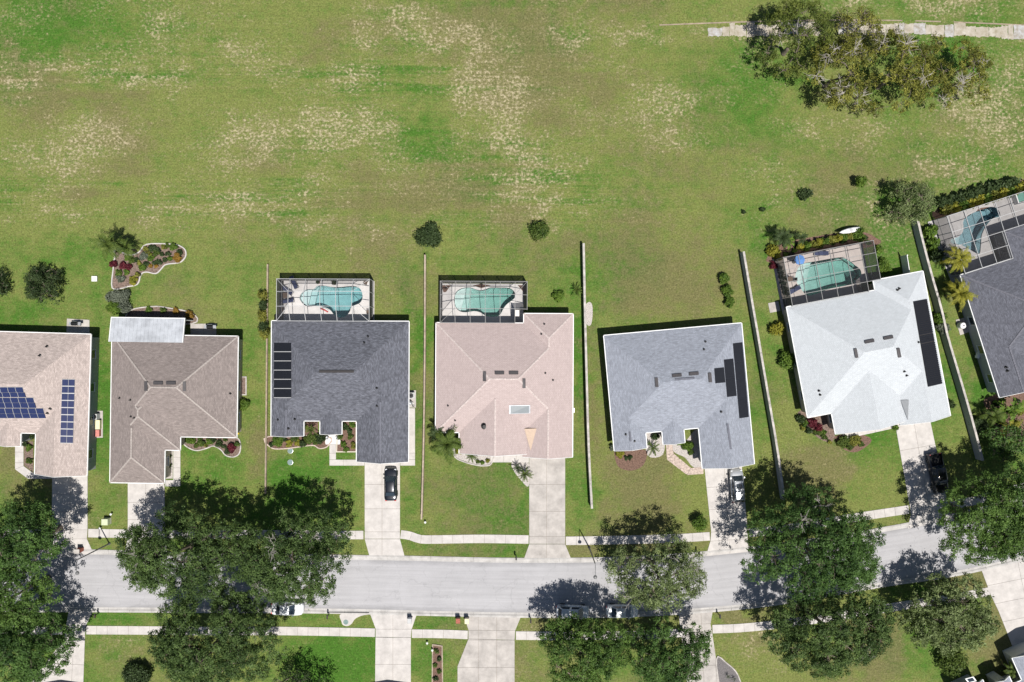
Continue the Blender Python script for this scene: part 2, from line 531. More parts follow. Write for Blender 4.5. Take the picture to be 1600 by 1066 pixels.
    bare = np.clip(bare*(0.05+1.45*fbm(X/1.6, Y/1.3, 71))+field*0.24+scat*1.2*field+st2*0.9*hz+(n_mid-0.5)*0.6*(field*0.7+0.3)+(n_sm-0.5)*0.6*field+0.05, 0, 1.05)
    lush = np.clip(lush+(n_big-0.5)*1.9+(n_mid-0.5)*0.6+0.42*(1-field)+0.30*field+st1*2.4*hz+st3*1.0*vt+0.35*(stripes-0.3), 0, 1.4)
    brown = np.clip(brown*1.15+(fbm(X/9, Y/7, 61)-0.5)*2.0+0.10+(n_sm-0.5)*0.35-st1*1.7*hz-st3*0.8*vt, 0, 1)
    glow = blobs([(545,160,110,90,.7),(230,50,170,60,.6),(600,110,90,70,.4),(330,170,70,50,.4)])
    dry = blobs([(1360,1010,60,70,.9),(1190,1005,60,46,.8),(1260,745,60,50,.9),(1560,985,40,60,.8),(1150,964,60,12,.9),(1520,905,30,20,.9),(1390,866,30,16,.7),(1010,765,90,60,.6),(40,720,50,34,.7),(190,1015,60,40,.6),(870,1040,40,40,.5),(835,965,24,14,.9),(910,862,26,14,.7),(1090,430,110,60,.45),(400,700,18,70,.5),(1000,340,120,40,.4)])
    brown = np.clip(brown-glow*0.9+dry*0.55, 0, 1); lush = np.clip(lush-dry*0.75+glow*0.12, 0, 1.4); bare = np.clip(bare+dry*0.12+glow*0.12, 0, 1.05)
    ny, nx = X.shape
    idx = np.arange(nx*ny).reshape(ny, nx)
    quads = np.stack([idx[:-1,:-1], idx[:-1,1:], idx[1:,1:], idx[1:,:-1]], -1).reshape(-1, 4)
    cx = (X[:-1,:-1]+X[1:,1:]).ravel()/2; cy = (Y[:-1,:-1]+Y[1:,1:]).ravel()/2
    keep = np.ones(len(cx), bool)
    for fn in HOLES: keep &= ~fn(cx, cy)
    quads = quads[keep]
    me = bpy.data.meshes.new('ground')
    me.vertices.add(nx*ny)
    me.vertices.foreach_set('co', np.stack([X.ravel(), Y.ravel(), np.zeros(nx*ny)], -1).ravel())
    me.loops.add(len(quads)*4); me.polygons.add(len(quads))
    me.loops.foreach_set('vertex_index', quads.ravel())
    me.polygons.foreach_set('loop_start', np.arange(0, len(quads)*4, 4))
    me.update(calc_edges=True)
    for nme, arr in (('bare', bare), ('lush', lush), ('brown', brown), ('mown', hz+0.25*(1-field))):
        a = me.attributes.new(nme, 'FLOAT', 'POINT')
        a.data.foreach_set('value', arr.ravel().astype(np.float32))
    m, nt, b = new_mat('lawn_and_field')
    b.inputs['Roughness'].default_value = 0.95
    b.inputs['Specular IOR Level'].default_value = 0.1
    g = N(nt, 'ShaderNodeNewGeometry')
    def noise(sc, det, rgh=0.6, stretch=None):
        n = N(nt, 'ShaderNodeTexNoise')
        n.inputs['Scale'].default_value = sc; n.inputs['Detail'].default_value = det; n.inputs['Roughness'].default_value = rgh
        if stretch:
            mpn = N(nt, 'ShaderNodeMapping'); mpn.inputs['Scale'].default_value = stretch
            nt.links.new(g.outputs['Position'], mpn.inputs['Vector']); nt.links.new(mpn.outputs[0], n.inputs['Vector'])
        else: nt.links.new(g.outputs['Position'], n.inputs['Vector'])
        return n.outputs['Fac']
    def math_(op, a, b_, clamp=False):
        n = N(nt, 'ShaderNodeMath', operation=op, use_clamp=clamp)
        for i, v in enumerate((a, b_)):
            if isinstance(v, (int, float)): n.inputs[i].default_value = v
            else: nt.links.new(v, n.inputs[i])
        return n.outputs[0]
    def mixc(f, a, b_):
        n = N(nt, 'ShaderNodeMix', data_type='RGBA', clamp_factor=True)
        if isinstance(f, (int, float)): n.inputs['Factor'].default_value = f
        else: nt.links.new(f, n.inputs['Factor'])
        for k, v in (('A', a), ('B', b_)):
            if isinstance(v, tuple): n.inputs[k].default_value = (*v, 1)
            else: nt.links.new(v, n.inputs[k])
        return n.outputs['Result']
    def mrange(v, a, b_, c=0.0, d=1.0):
        n = N(nt, 'ShaderNodeMapRange')
        nt.links.new(v, n.inputs['Value'])
        n.inputs['From Min'].default_value = a; n.inputs['From Max'].default_value = b_
        n.inputs['To Min'].default_value = c; n.inputs['To Max'].default_value = d
        return n.outputs['Result']
    at = {k: N(nt, 'ShaderNodeAttribute', attribute_name=k).outputs['Fac'] for k in ('bare', 'lush', 'brown', 'mown')}
    na = noise(0.55, 6, 0.72)
    nb = noise(1.8, 5, 0.75)
    nc = noise(4.6, 4, 0.75)
    nd = noise(2.3, 4, 0.62, (1, 1.2, 1))
    ne = noise(0.9, 6, 0.7)
    amp = lambda n, k: math_('MULTIPLY', math_('SUBTRACT', n, 0.5), k)
    ns = noise(1.0, 5, 0.65, (0.10, 1.9, 1)); ns2 = noise(1.0, 5, 0.65, (0.16, 2.6, 1))
    sw = math_('MULTIPLY', amp(ns, 3.0), at['mown'])
    lushf = math_('ADD', sw, math_('ADD', at['lush'], amp(na, 2.4)))
    lushf = math_('ADD', lushf, amp(nb, 1.6), True)
    base = mixc(lushf, (0.130, 0.149, 0.042), (0.047, 0.113, 0.015))
    brf = math_('ADD', math_('ADD', at['brown'], amp(ne, 2.0)), amp(nb, 1.2))
    base = mixc(math_('MULTIPLY', mrange(brf, 0.28, 0.95), 0.68), base, (0.118, 0.101, 0.049))
    thr = math_('ADD', math_('ADD', nd, math_('MULTIPLY', at['bare'], 0.24)), math_('ADD', amp(ne, 0.30), math_('MULTIPLY', amp(ns2, 0.45), at['mown'])))
    base = mixc(math_('MULTIPLY', mrange(thr, 0.60, 0.80), 0.60), base, (0.205, 0.18, 0.095))
    base = mixc(math_('MULTIPLY', mrange(thr, 0.75, 0.88), 0.72), base, (0.36, 0.31, 0.205))
    vmul = math_('ADD', math_('ADD', amp(nc, 2.2), amp(nb, 1.1)), 1.0)
    vm = N(nt, 'ShaderNodeVectorMath', operation='SCALE')
    nt.links.new(base, vm.inputs[0]); nt.links.new(mrange(vmul, 0.4, 1.6, 0.4, 1.6), vm.inputs['Scale'])
    nt.links.new(vm.outputs['Vector'], b.inputs['Base Color'])
    bp = N(nt, 'ShaderNodeBump')
    bp.inputs['Strength'].default_value = 0.8; bp.inputs['Distance'].default_value = 0.10
    nt.links.new(nc, bp.inputs['Height'])
    nt.links.new(bp.outputs['Normal'], b.inputs['Normal'])
    me.materials.append(m)
    o = link('ground', me)
    tag(o, kind='structure')

# ------------------------------------------------------------------ road, kerbs, pavements
ROAD_N = [(-300,868),(-100,866),(60,864),(138,863),(300,868),(500,871),(640,873),(780,876),(900,876),(1000,873),(1100,866),(1200,855),(1290,843),(1369,830),(1440,817),(1520,800),(1600,780),(1700,752),(1900,690)]
ROAD_S = [(-300,955),(-100,953),(60,952),(140,952),(300,953),(500,954),(640,957),(780,960),(900,961),(1000,959),(1100,953),(1200,943),(1300,927),(1390,911),(1470,900),(1540,886),(1620,866),(1720,836),(1920,772)]
def resample(pts, step):
    P = smooth_open(pts, 8)
    out = [P[0]]; acc = 0
    for a, b in zip(P, P[1:]):
        L = (b-a).length; d = step-acc
        while d <= L:
            out.append(a+(b-a)*(d/L)); d += step
        acc = (acc+L) % step
    return out
def strip(pts, w0, w1):
    """left offsets of a polyline"""
    out0, out1 = [], []
    for i, p in enumerate(pts):
        d = (pts[min(i+1,len(pts)-1)]-pts[max(i-1,0)]).normalized()
        nrm = Vector((-d.y, d.x))
        out0.append(p+nrm*w0); out1.append(p+nrm*w1)
    return out0, out1

def road_mat():
    m, nt, b = new_mat('asphalt')
    b.inputs['Roughness'].default_value = 0.92
    b.inputs['Specular IOR Level'].default_value = 0.2
    uv = N(nt, 'ShaderNodeUVMap')
    g = N(nt, 'ShaderNodeNewGeometry')
    def noise(sc, det, vec, rough=.6):
        n = N(nt, 'ShaderNodeTexNoise'); n.inputs['Scale'].default_value = sc; n.inputs['Detail'].default_value = det; n.inputs['Roughness'].default_value = rough
        nt.links.new(vec, n.inputs['Vector']); return n.outputs['Fac']
    def mapped(vec, sc):
        mp = N(nt, 'ShaderNodeMapping'); mp.inputs['Scale'].default_value = sc
        nt.links.new(vec, mp.inputs['Vector']); return mp.outputs[0]
    def M_(op, a, c, d=None):
        n = N(nt, 'ShaderNodeMath', operation=op)
        for i_, v in enumerate((a, c, d)):
            if v is None: continue
            if isinstance(v, (int, float)): n.inputs[i_].default_value = v
            else: nt.links.new(v, n.inputs[i_])
        return n.outputs[0]
    def mr(v, a, c, e, f):
        n = N(nt, 'ShaderNodeMapRange'); nt.links.new(v, n.inputs['Value'])
        for k, x in zip(('From Min', 'From Max', 'To Min', 'To Max'), (a, c, e, f)): n.inputs[k].default_value = x
        return n.outputs['Result']
    streak = noise(1.0, 6, mapped(uv.outputs['UV'], (0.07, 2.2, 1)), .7)
    patch = noise(0.22, 6, g.outputs['Position'], .65)
    grain = noise(11, 3, g.outputs['Position'], .7)
    sx = N(nt, 'ShaderNodeSeparateXYZ'); nt.links.new(uv.outputs['UV'], sx.inputs[0])
    edge = M_('MINIMUM', sx.outputs['Y'], M_('SUBTRACT', 7.6, sx.outputs['Y']))
    dirt = mr(M_('ADD', edge, M_('MULTIPLY', noise(0.8, 5, mapped(uv.outputs['UV'], (0.35, 1, 1))), -1.6)), -0.75, 0.15, 0.70, 1.0)
    vo = N(nt, 'ShaderNodeTexVoronoi', feature='DISTANCE_TO_EDGE'); vo.inputs['Scale'].default_value = 0.21
    wob = N(nt, 'ShaderNodeVectorMath', operation='MULTIPLY_ADD')
    nz3 = N(nt, 'ShaderNodeTexNoise'); nz3.inputs['Scale'].default_value = 0.9; nz3.inputs['Detail'].default_value = 4
    nt.links.new(g.outputs['Position'], nz3.inputs['Vector'])
    nt.links.new(nz3.outputs['Color'], wob.inputs[0]); wob.inputs[1].default_value = (2.2, 2.2, 0); nt.links.new(g.outputs['Position'], wob.inputs[2])
    nt.links.new(wob.outputs[0], vo.inputs['Vector'])
    crack = mr(vo.outputs['Distance'], 0.0, 0.014, 0.88, 1.0)
    val = M_('ADD', M_('ADD', mr(streak, 0.3, 0.7, -0.10, 0.10), mr(patch, 0.3, 0.7, -0.07, 0.07)), mr(grain, 0.3, 0.7, 0.95, 1.05))
    val = M_('MULTIPLY', M_('MULTIPLY', val, dirt), crack)
    vm = N(nt, 'ShaderNodeVectorMath', operation='SCALE')
    vm.inputs[0].default_value = (0.318, 0.312, 0.320)
    nt.links.new(val, vm.inputs['Scale'])
    nt.links.new(vm.outputs['Vector'], b.inputs['Base Color'])
    return m
M_road = road_mat()
M_kerb = mat('kerb_concrete', (0.36, 0.345, 0.33), 0.92, 0.15, 0.8, 0.2, bscale=25)

def build_road():
    Nn = [Vector(W(*p)) for p in ROAD_N]; Sn = [Vector(W(*p)) for p in ROAD_S]
    a = smooth_open(Nn, 10); b = smooth_open(Sn, 10)
    n = len(a)
    mb = MB()
    # three strips across so that the crown of the road drains
    rows = []
    for i in range(n):
        rows.append([(*(a[i]*(1-t)+b[i]*t), 0.010+0.05*(1-abs(2*t-1))) for t in (0.0, 0.25, 0.5, 0.75, 1.0)])
    vs = [p for r in rows for p in r]
    fs = [(i*5+k, i*5+k+1, (i+1)*5+k+1, (i+1)*5+k)[::-1] for i in range(n-1) for k in range(4)]
    mb.add(vs, [f[::-1] for f in fs])
    ro = tag(mb.build('road', M_road), kind='structure')
    ul = ro.data.uv_layers.new(name='UVMap'); run = [0.0]
    for i in range(1, n): run.append(run[-1]+(a[i]-a[i-1]).length)
    for lp in ro.data.loops:
        vi = lp.vertex_index; ul.data[lp.index].uv = (run[vi//5], (vi % 5)*1.9)
    for nm, pts, sgn in (('kerb_north', Nn, 1), ('kerb_south', Sn, -1)):
        P = resample(pts, 3.05)
        root = tag(empty(nm), kind='structure')
        for p, q in zip(P, P[1:]):
            if not (-82 < p.x < 84): continue
            d = (q-p).normalized(); nr = Vector((-d.y, d.x))*sgn
            g = d*0.014
            w = 0.42
            # a low mountable kerb: gutter pan, then a rounded rise
            prof = [(-0.30, 0.014), (0.0, 0.022), (0.10, 0.085), (0.24, 0.105), (w, 0.06), (w, -0.02), (-0.30, -0.02)]
            vs = [(*(e+nr*o), z) for e in (p+g, q-g) for o, z in prof]
            k = len(prof)
            fs = [(i, (i+1)%k, k+(i+1)%k, k+i) for i in range(k)]+[tuple(range(k))[::-1], tuple(range(k, 2*k))]
            if sgn > 0: fs = [f[::-1] for f in fs]
            MB().add(vs, fs).build('kerb_segment', M_kerb, root)

def slabs(name, polys_px, axis_px, grid, m=None, z=0.055, gap=0.035, bed=True):
    """a paved area: convex polygons in photograph pixels cut along joint lines. axis_px: (origin, direction) pixel; grid=(us, vs) joint positions in metres"""
    m = m or M_conc
    root = tag(empty(name), kind='structure')
    o = Vector(W(*axis_px[0])); d = (Vector(W(*axis_px[1]))-o).normalized(); nrm = Vector((-d.y, d.x))
    us, vs = grid
    us = [-1e3]+list(us)+[1e3]; vs = [-1e3]+list(vs)+[1e3]
    for pp in polys_px:
        poly = [Vector(W(*p)) for p in pp]
        loc = [((p-o).dot(d), (p-o).dot(nrm)) for p in poly]
        if area(loc) < 0: loc = loc[::-1]
        if bed:
            bp = [tuple(o+d*a+nrm*b_) for a, b_ in loc]
            MB().prism(inset(bp, 0.03), -0.02, z-0.03).build('slab_bed', M_joint, root)
        for i in range(len(us)-1):
            for j in range(len(vs)-1):
                c = clip(clip(loc, 1, 0, -us[i]-gap/2), -1, 0, us[i+1]-gap/2)
                if len(c) < 3: continue
                c = clip(clip(c, 0, 1, -vs[j]-gap/2), 0, -1, vs[j+1]-gap/2)
                # drop duplicate corners
                c = [p for k, p in enumerate(c) if math.dist(p, c[k-1]) > 1e-4]
                if len(c) < 3 or abs(area(c)) < 0.03: continue
                w = [tuple(o+d*a+nrm*b_) for a, b_ in c]
                MB().prism(w, -0.02, z+random.uniform(-0.004, 0.004)).build('slab', m, root)
    return root

def walk(name, line_px, width, m=None, step=1.52, z=0.058):
    """pavement slabs along a line in photograph pixels"""
    m = m or M_conc
    P = [Vector(W(*p)) for p in line_px]
    pts = resample(P, 0.05) if len(P) > 2 else resample([P[0], (P[0]+P[1])/2, P[1]], 0.05)
    pts.append(P[-1])
    k = int(step/0.05)
    root = tag(empty(name), kind='structure')
    ids = list(range(0, len(pts)-1, k))+[len(pts)-1]
    if len(ids) > 2 and ids[-1]-ids[-2] < k*0.4: ids.pop(-2)
    L, R = strip(pts, width/2, -width/2)
    bed = [tuple(p) for p in R]+[tuple(p) for p in L[::-1]]
    for a, b in zip(ids, ids[1:]):
        mid = (a+b)//2
        g = 0 if b-a < 3 else 0
        d0 = (pts[min(a+1, len(pts)-1)]-pts[a]).normalized()*0.016; d1 = (pts[b]-pts[b-1]).normalized()*0.016
        poly = [R[a]+d0, R[mid], R[b]-d1, L[b]-d1, L[mid], L[a]+d0]
        MB().prism([tuple(p) for p in poly], -0.02, z+random.uniform(-0.006, 0.006)).build('slab', m, root)
        poly = [R[a], R[b], L[b], L[a]]
    for a, b in zip(ids, ids[1:]):
        MB().prism([tuple(p) for p in (R[a]*0.98+L[a]*0.02, R[b]*0.98+L[b]*0.02, L[b]*0.98+R[b]*0.02, L[a]*0.98+R[a]*0.02)], -0.02, z-0.03).build('slab_bed', M_joint, root)
    return root

def build_paving():
    mj = lambda ys, y0: [abs(y-y0)/S for y in ys]
    # north side driveways, from the left of the street to the right
    slabs('driveway', [[(82,741),(137,740),(137,828),(136,842),(147,866),(72,866),(81,842)]], ((110,741),(110,866)), (mj((772,800,828,842), 741), [0]))
    slabs('driveway', [[(200,752),(257,752),(258,840),(262,868),(194,868),(200,840)]], ((228,752),(228,868)), (mj((785,812,828,841), 752), [0]))
    slabs('driveway', [[(570,718),(625,718),(625,842),(570,842)], [(570,842.4),(625,842.4),(633,872),(578,871)]], ((597,718),(597,868)), (mj((757,795,831,842), 718), [0]))
    slabs('driveway', [[(827,704),(883,704),(883,850),(827,850)], [(827,850.4),(883,850.4),(893,875),(818,875)]], ((854,704),(854,874)), (mj((757,799,838,850), 704), [0]), M_conc_old)
    slabs('driveway', [[(1100,724),(1158,718),(1168,828),(1168,843),(1172,862),(1103,869),(1110,845),(1111,830)]], ((1131,722),(1140,860)), (mj((760,795,830,844), 722), [0]))
    slabs('driveway', [[(1398,660),(1452,652),(1480,785),(1483,800),(1490,812),(1418,826),(1423,804),(1421,790)]], ((1427,656),(1455,815)), (mj((700,740,786,803), 656), [0]))
    # south side
    slabs('driveway', [[(108,951.5),(147,951.5),(134,978),(133,992),(130,1080),(36,1080),(100,1000)]], ((118,952),(112,1070)), (mj((978,992,1038), 952), [0]))
    slabs('driveway', [[(577,955.5),(652,957.5),(643,984),(642,996),(587,995),(587,982)], [(587,995.4),(642,996.4),(642,1085),(586,1085)]], ((614,956),(614,1070)), (mj((983,996,1038), 956), [0]))
    slabs('driveway', [[(724,959.5),(815,961),(805,985),(804,1000),(732,998),(732,984)], [(732,998.4),(804,1000.4),(804,1085),(715,1085),(715,1041)]], ((776,960),(776,1070)), (mj((985,1000,1043), 960), [-2.6, 0]), M_conc_old)
    slabs('driveway', [[(1060,957),(1114,951.5),(1110,975),(1113,991),(1126,1080),(1075,1080)]], ((1095,955),(1100,1070)), (mj((975,990,1040), 955), [0]), M_conc_old)
    slabs('driveway', [[(1533,890),(1625,866),(1640,1010),(1583,1013),(1560,955),(1548,930)]], ((1590,878),(1615,1000)), (mj((905,935,965), 878), [0]))
    # pavements, north
    for i, (ln, m) in enumerate([([(138,833),(170,833.5),(198,834)], M_conc), ([(259,834),(330,835),(420,835),(500,836),(568,836)], M_conc),
            ([(626,835),(640,837),(657,842.5),(680,843),(750,842),(826,843)], M_conc), ([(884,845),(930,844.5),(1000,843),(1060,841),(1109,838)], M_conc),
            ([(1170,833),(1250,823),(1340,808),(1420,796)], M_conc), ([(1485,790),(1540,778),(1600,760),(1660,742)], M_conc)]):
        walk('pavement', ln, 1.2, m)
    walk('pavement', [(-60,834),(20,834),(79,834)], 1.2)
    for ln in ([(-80,984),(20,984.5),(98,985)], [(135,984.5),(220,985),(330,986),(450,986),(586,988.5)], [(643.5,990),(690,990.5),(731,992)], [(806,993),(860,993.5),(950,993),(1020,992),(1072,988)], [(1113,983),(1160,981),(1220,975),(1300,964),(1400,948),(1480,936),(1546,924)]):
        walk('pavement', ln, 1.2)
    # front walks
    slabs('front_path', [[(24,690),(37,690),(37,728),(24,733)], [(24,733.3),(37,728.3),(53,740),(44,748)], [(53,740.3),(81,743),(81,748),(44,748)]], ((30,690),(30,748)), ([1.5, 3.0], []))
    slabs('front_path', [[(271,698),(282,698),(282,750),(271,750)], [(258.5,750.4),(282,750.4),(282,760),(258.5,760)]], ((276,698),(276,760)), ([1.5, 3.0, 4.5], []))
    slabs('front_path', [[(515,695),(525,695),(525,718),(515,718)], [(515,718.4),(569.5,718.4),(569.5,727.5),(515,727.5)], [(625.6,718.4),(648.5,718.4),(648.5,727.5),(625.6,727.5)], [(638.5,638),(648.5,638),(648.5,718),(638.5,718)]], ((520,695),(520,725)), ([1.2], [-4, -2, 1.5]))
    pts = [(520+12*math.cos(a)*(1.0), 690+13*math.sin(a)) for a in [k*math.pi/8 for k in range(16)]]
    slabs('entry_pad', [[(x, min(max(y, 679), 694.6)) for x, y in pts]], ((520,680),(520,700)), ([], []), M_deck)
    slabs('front_path', [[(767,705),(826.5,705),(826.5,722.5),(767,722.5)]], ((767,714),(827,714)), ([1.8, 3.6], []))
    slabs('front_path', [[(1312,672),(1398,654),(1402,668),(1320,686)]], ((1312,678),(1400,660)), ([2.5, 5.0], []))
    # clay paver walk of the blue grey house: every paver is a piece
    slabs('paver_path', [[(1040,690),(1050,689),(1053,709),(1042,718)], [(1042.2,718.3),(1053.2,709.3),(1079,731),(1073,742)], [(1079.3,731.3),(1099,730),(1099,740.5),(1073.4,742.2)]], ((1045,690),(1049,715)),
          ([0.45*k for k in range(1, 14)], [-6.2, -5.6, -5.0, -4.4, -3.8, -3.2, -2.6, -2.0, -1.4, -0.8, -0.2, 0.4, 1.0]), M_paver, gap=0.02)
    # patio slabs behind the houses
    slabs('patio_slab', [[(105,498),(140,500),(140,522),(104,522)]], ((105,498),(140,499)), ([1.6], []), M_conc_old)
    slabs('patio_slab', [[(298,506),(338,506),(338,530),(298,530)]], ((298,506),(338,506)), ([1.8], []), M_conc_old)
    slabs('patio_slab', [[(1200,474),(1216,471),(1219,486),(1203,489)]], ((1200,474),(1216,471)), ([], []), M_conc_old)
    slabs('equipment_pad', [[(148,642),(161,642),(161,684),(148,684)]], ((148,642),(148,684)), ([1.3, 2.7], []), M_conc_old)
    slabs('equipment_pad', [[(637,610),(650,610),(650,637),(637,637)]], ((637,610),(637,637)), ([], []), M_conc_old)
    slabs('equipment_pad', [[(1493,500),(1508,496),(1516,518),(1500,524)]], ((1493,500),(1500,524)), ([], []), M_conc_old)
    # storm drain throat in the verge
    root = tag(empty('storm_drain_throat'), kind='structure')
    pp = smooth_closed([(534,958.5),(578,959),(565,962),(555,967),(550,974),(544,978),(537,977),(534,972)], 4)
    w = [W(*p) for p in pp]
    mb = MB(); mb.prism(w, -0.02, 0.062); mb.build('slab', M_conc, root)
    c = W(540.5, 972)
    MB().lathe([(0.36, 0.05), (0.36, 0.075), (0.30, 0.08)], 16, c).build('manhole_cover', M_lidgreen, root)
    a, b = W(514, 956.3), W(577, 957)
    MB().bar((*a, 0.13), (*b, 0.13), 0.07, 0.04).build('inlet_slot', M_black, root)

def build_cart_path():
    """broken old concrete path across the field"""
    root = tag(empty('cart_path'), kind='structure')
    rr = random.Random(5)
    x = 1015
    while x < 1640:
        L = rr.uniform(8, 24)
        if x > 1120 and rr.random() < 0.95 or rr.random() < 0.45:
            t = max(0, (x-1052)/550)
            yc = 51-9*math.sin(min(1, t)*math.pi*0.9)+ (4*t)
            top = yc-rr.uniform(6, 12); bot = yc+rr.uniform(7, 11.5)
            if x < 1120: top = yc-5; bot = yc+8
            cols = []
            k = 7
            up = [(x+1+L*i/k*0.975, top+rr.uniform(-1.0, 1.0)) for i in range(k+1)]
            dn = [(x+1+L*i/k*0.975, bot+rr.uniform(-1.1, 1.1)) for i in range(k+1)][::-1]
            lf = [(x+1+rr.uniform(-.8,.8), bot+(top-bot)*j/4) for j in (1,2,3)]
            rt = [(x+1+L*0.975+rr.uniform(-.8,.8), top+(bot-top)*j/4) for j in (1,2,3)]
            w = [W(*p) for p in up+rt+dn+lf]
            MB().prism(w, -0.02, rr.uniform(0.012, 0.04)).build('slab', rr.choice([M_cart2, M_cart2, M_cart]), root)
        x += L
    # thin edging line that is still whole
    pts = [Vector(W(px, 51-9*math.sin(min(1,(px-1052)/550)*math.pi*0.9)+4*(px-1052)/550-12.5)) for px in range(1030, 1660, 20)]
    L, R = strip(pts, 0.09, -0.09)
    for i in range(len(pts)-1):
        if rr.random() < 0.8:
            MB().prism([tuple(R[i]), tuple(R[i+1]), tuple(L[i+1]), tuple(L[i])], -0.02, 0.03).build('edging', M_tanblock, root)
M_cart = mat('old_path_asphalt', (0.20, 0.17, 0.12), 0.95, 0.1, 1.6, col2=(0.40, 0.40, 0.41))

M_cart2 = mat('old_path_concrete', (0.22, 0.19, 0.13), 0.95, 0.1, 0.9, detail=9, col2=(0.41, 0.375, 0.33))

# ------------------------------------------------------------------ houses
ZE = 2.75           # eave height
class Frame:
    """a plan frame laid on the photograph: u to the right, v down, turned by deg (clockwise in the picture)"""
    def __init__(s, ox, oy, deg, h=ZE, sc=1.0):
        s.k = (H-h)/H/S*sc
        s.loc = Vector((*W(ox, oy, h), 0)); s.rz = -math.radians(deg)
    def L(s, u, v):
        return (u*s.k, -v*s.k)
    def px(s, x, y, h=0.0):
        w = Vector((*W(x, y, h), 0))-s.loc
        c, n = math.cos(-s.rz), math.sin(-s.rz)
        return (w.x*c-w.y*n, w.x*n+w.y*c)

class Roof:
    def __init__(s, blocks, pitch=0.42, ze=ZE):
        """blocks: (x0,x1,y0,y1,gables) local metres, gables e.g. 'S'"""
        s.b, s.p, s.ze = blocks, pitch, ze
    def planes(s, b):
        x0, x1, y0, y1, g = b
        P = {'W': (1,0,-x0), 'E': (-1,0,x1), 'S': (0,1,-y0), 'N': (0,-1,y1)}
        return {k: v for k, v in P.items() if k not in g}
    def zb(s, b, x, y):
        x0, x1, y0, y1, g = b
        if not (x0-1e-6 <= x <= x1+1e-6 and y0-1e-6 <= y <= y1+1e-6): return -1
        return min(a*x+c*y+d for a, c, d in s.planes(b).values())
    def z(s, x, y):
        return s.ze+s.p*max(0.0, max(s.zb(b, x, y) for b in s.b))
    def faces(s):
        out = []
        for i, b in enumerate(s.b):
            P = s.planes(b)
            x0, x1, y0, y1, g = b
            for k, (a, c, d) in P.items():
                poly = [(x0,y0),(x1,y0),(x1,y1),(x0,y1)]
                for k2, (a2, c2, d2) in P.items():
                    if k2 != k: poly = clip(poly, a2-a, c2-c, d2-d)
                    if len(poly) < 3: break
                if len(poly) < 3 or abs(area(poly)) < 1e-4: continue
                polys = [poly]
                for j, q in enumerate(s.b):
                    if j == i: continue
                    eps = 1e-5 if j < i else -1e-5
                    X0, X1, Y0, Y1, G = q
                    hp = [(1,0,-X0),(-1,0,X1),(0,1,-Y0),(0,-1,Y1)]
                    hp += [(a2-a, c2-c, d2-d+eps) for (a2, c2, d2) in s.planes(q).values()]
                    polys = subtract(polys, hp)
                out += [(k, (a, c, d), p) for p in polys]
        return out
    def lines(s):
        """ridge and hip lines of every block that show"""
        segs = []
        for b in s.b:
            x0, x1, y0, y1, g = b
            w, l = x1-x0, y1-y0
            ls = []
            if 'S' in g or 'N' in g or l >= w:
                xm, hw = (x0+x1)/2, w/2
                ya = y0 if 'S' in g else y0+hw; yb = y1 if 'N' in g else y1-hw
                ls.append(((xm,ya),(xm,yb)))
                if 'S' not in g: ls += [((x0,y0),(xm,ya)), ((x1,y0),(xm,ya))]
                if 'N' not in g: ls += [((x0,y1),(xm,yb)), ((x1,y1),(xm,yb))]
            else:
                ym, hw = (y0+y1)/2, l/2
                ls.append(((x0+hw,ym),(x1-hw,ym)))
                ls += [((x0,y0),(x0+hw,ym)), ((x0,y1),(x0+hw,ym)), ((x1,y0),(x1-hw,ym)), ((x1,y1),(x1-hw,ym))]
            for a, c in ls:
                n = max(2, int(math.dist(a, c)/0.1)); run = []
                for i in range(n+1):
                    t = i/n; x, y = a[0]+(c[0]-a[0])*t, a[1]+(c[1]-a[1])*t
                    zz = s.ze+s.p*max(0, s.zb(b, x, y))
                    others = [s.zb(q, x, y) for q in s.b if q is not b]
                    ok = zz >= s.z(x, y)-0.004 and not any(abs(s.ze+s.p*o-zz) < 0.012 and i not in (0, n) for o in others if o >= 0)
                    if ok: run.append((x, y, zz))
                    if (not ok or i == n) and len(run) > 6: segs.append((run[0], run[-1]))
                    if not ok: run = []
        return segs

def roof_pt(F, R, px, py):
    h = 4.0
    for _ in range(8):
        x, y = F.px(px, py, h)
        h = R.z(x, y)
    return Vector((x, y, h))

def quad_panel(name, pts, m, parent, lift=0.05, thick=0.06):
    """a flat plate over four roof points"""
    P = [Vector(p) for p in pts]
    n = (P[2]-P[0]).cross(P[3]-P[1]).normalized() if len(P) == 4 else (P[1]-P[0]).cross(P[2]-P[0]).normalized()
    if n.z < 0: P = P[::-1]; n = -n
    k = len(P)
    vs = [p+n*lift for p in P]+[p+n*(lift+thick) for p in P]
    fs = [tuple(range(k))[::-1], tuple(range(k, 2*k))]+[(i, (i+1)%k, k+(i+1)%k, k+i) for i in range(k)]
    return MB().add(vs, fs).build(name, m, parent)

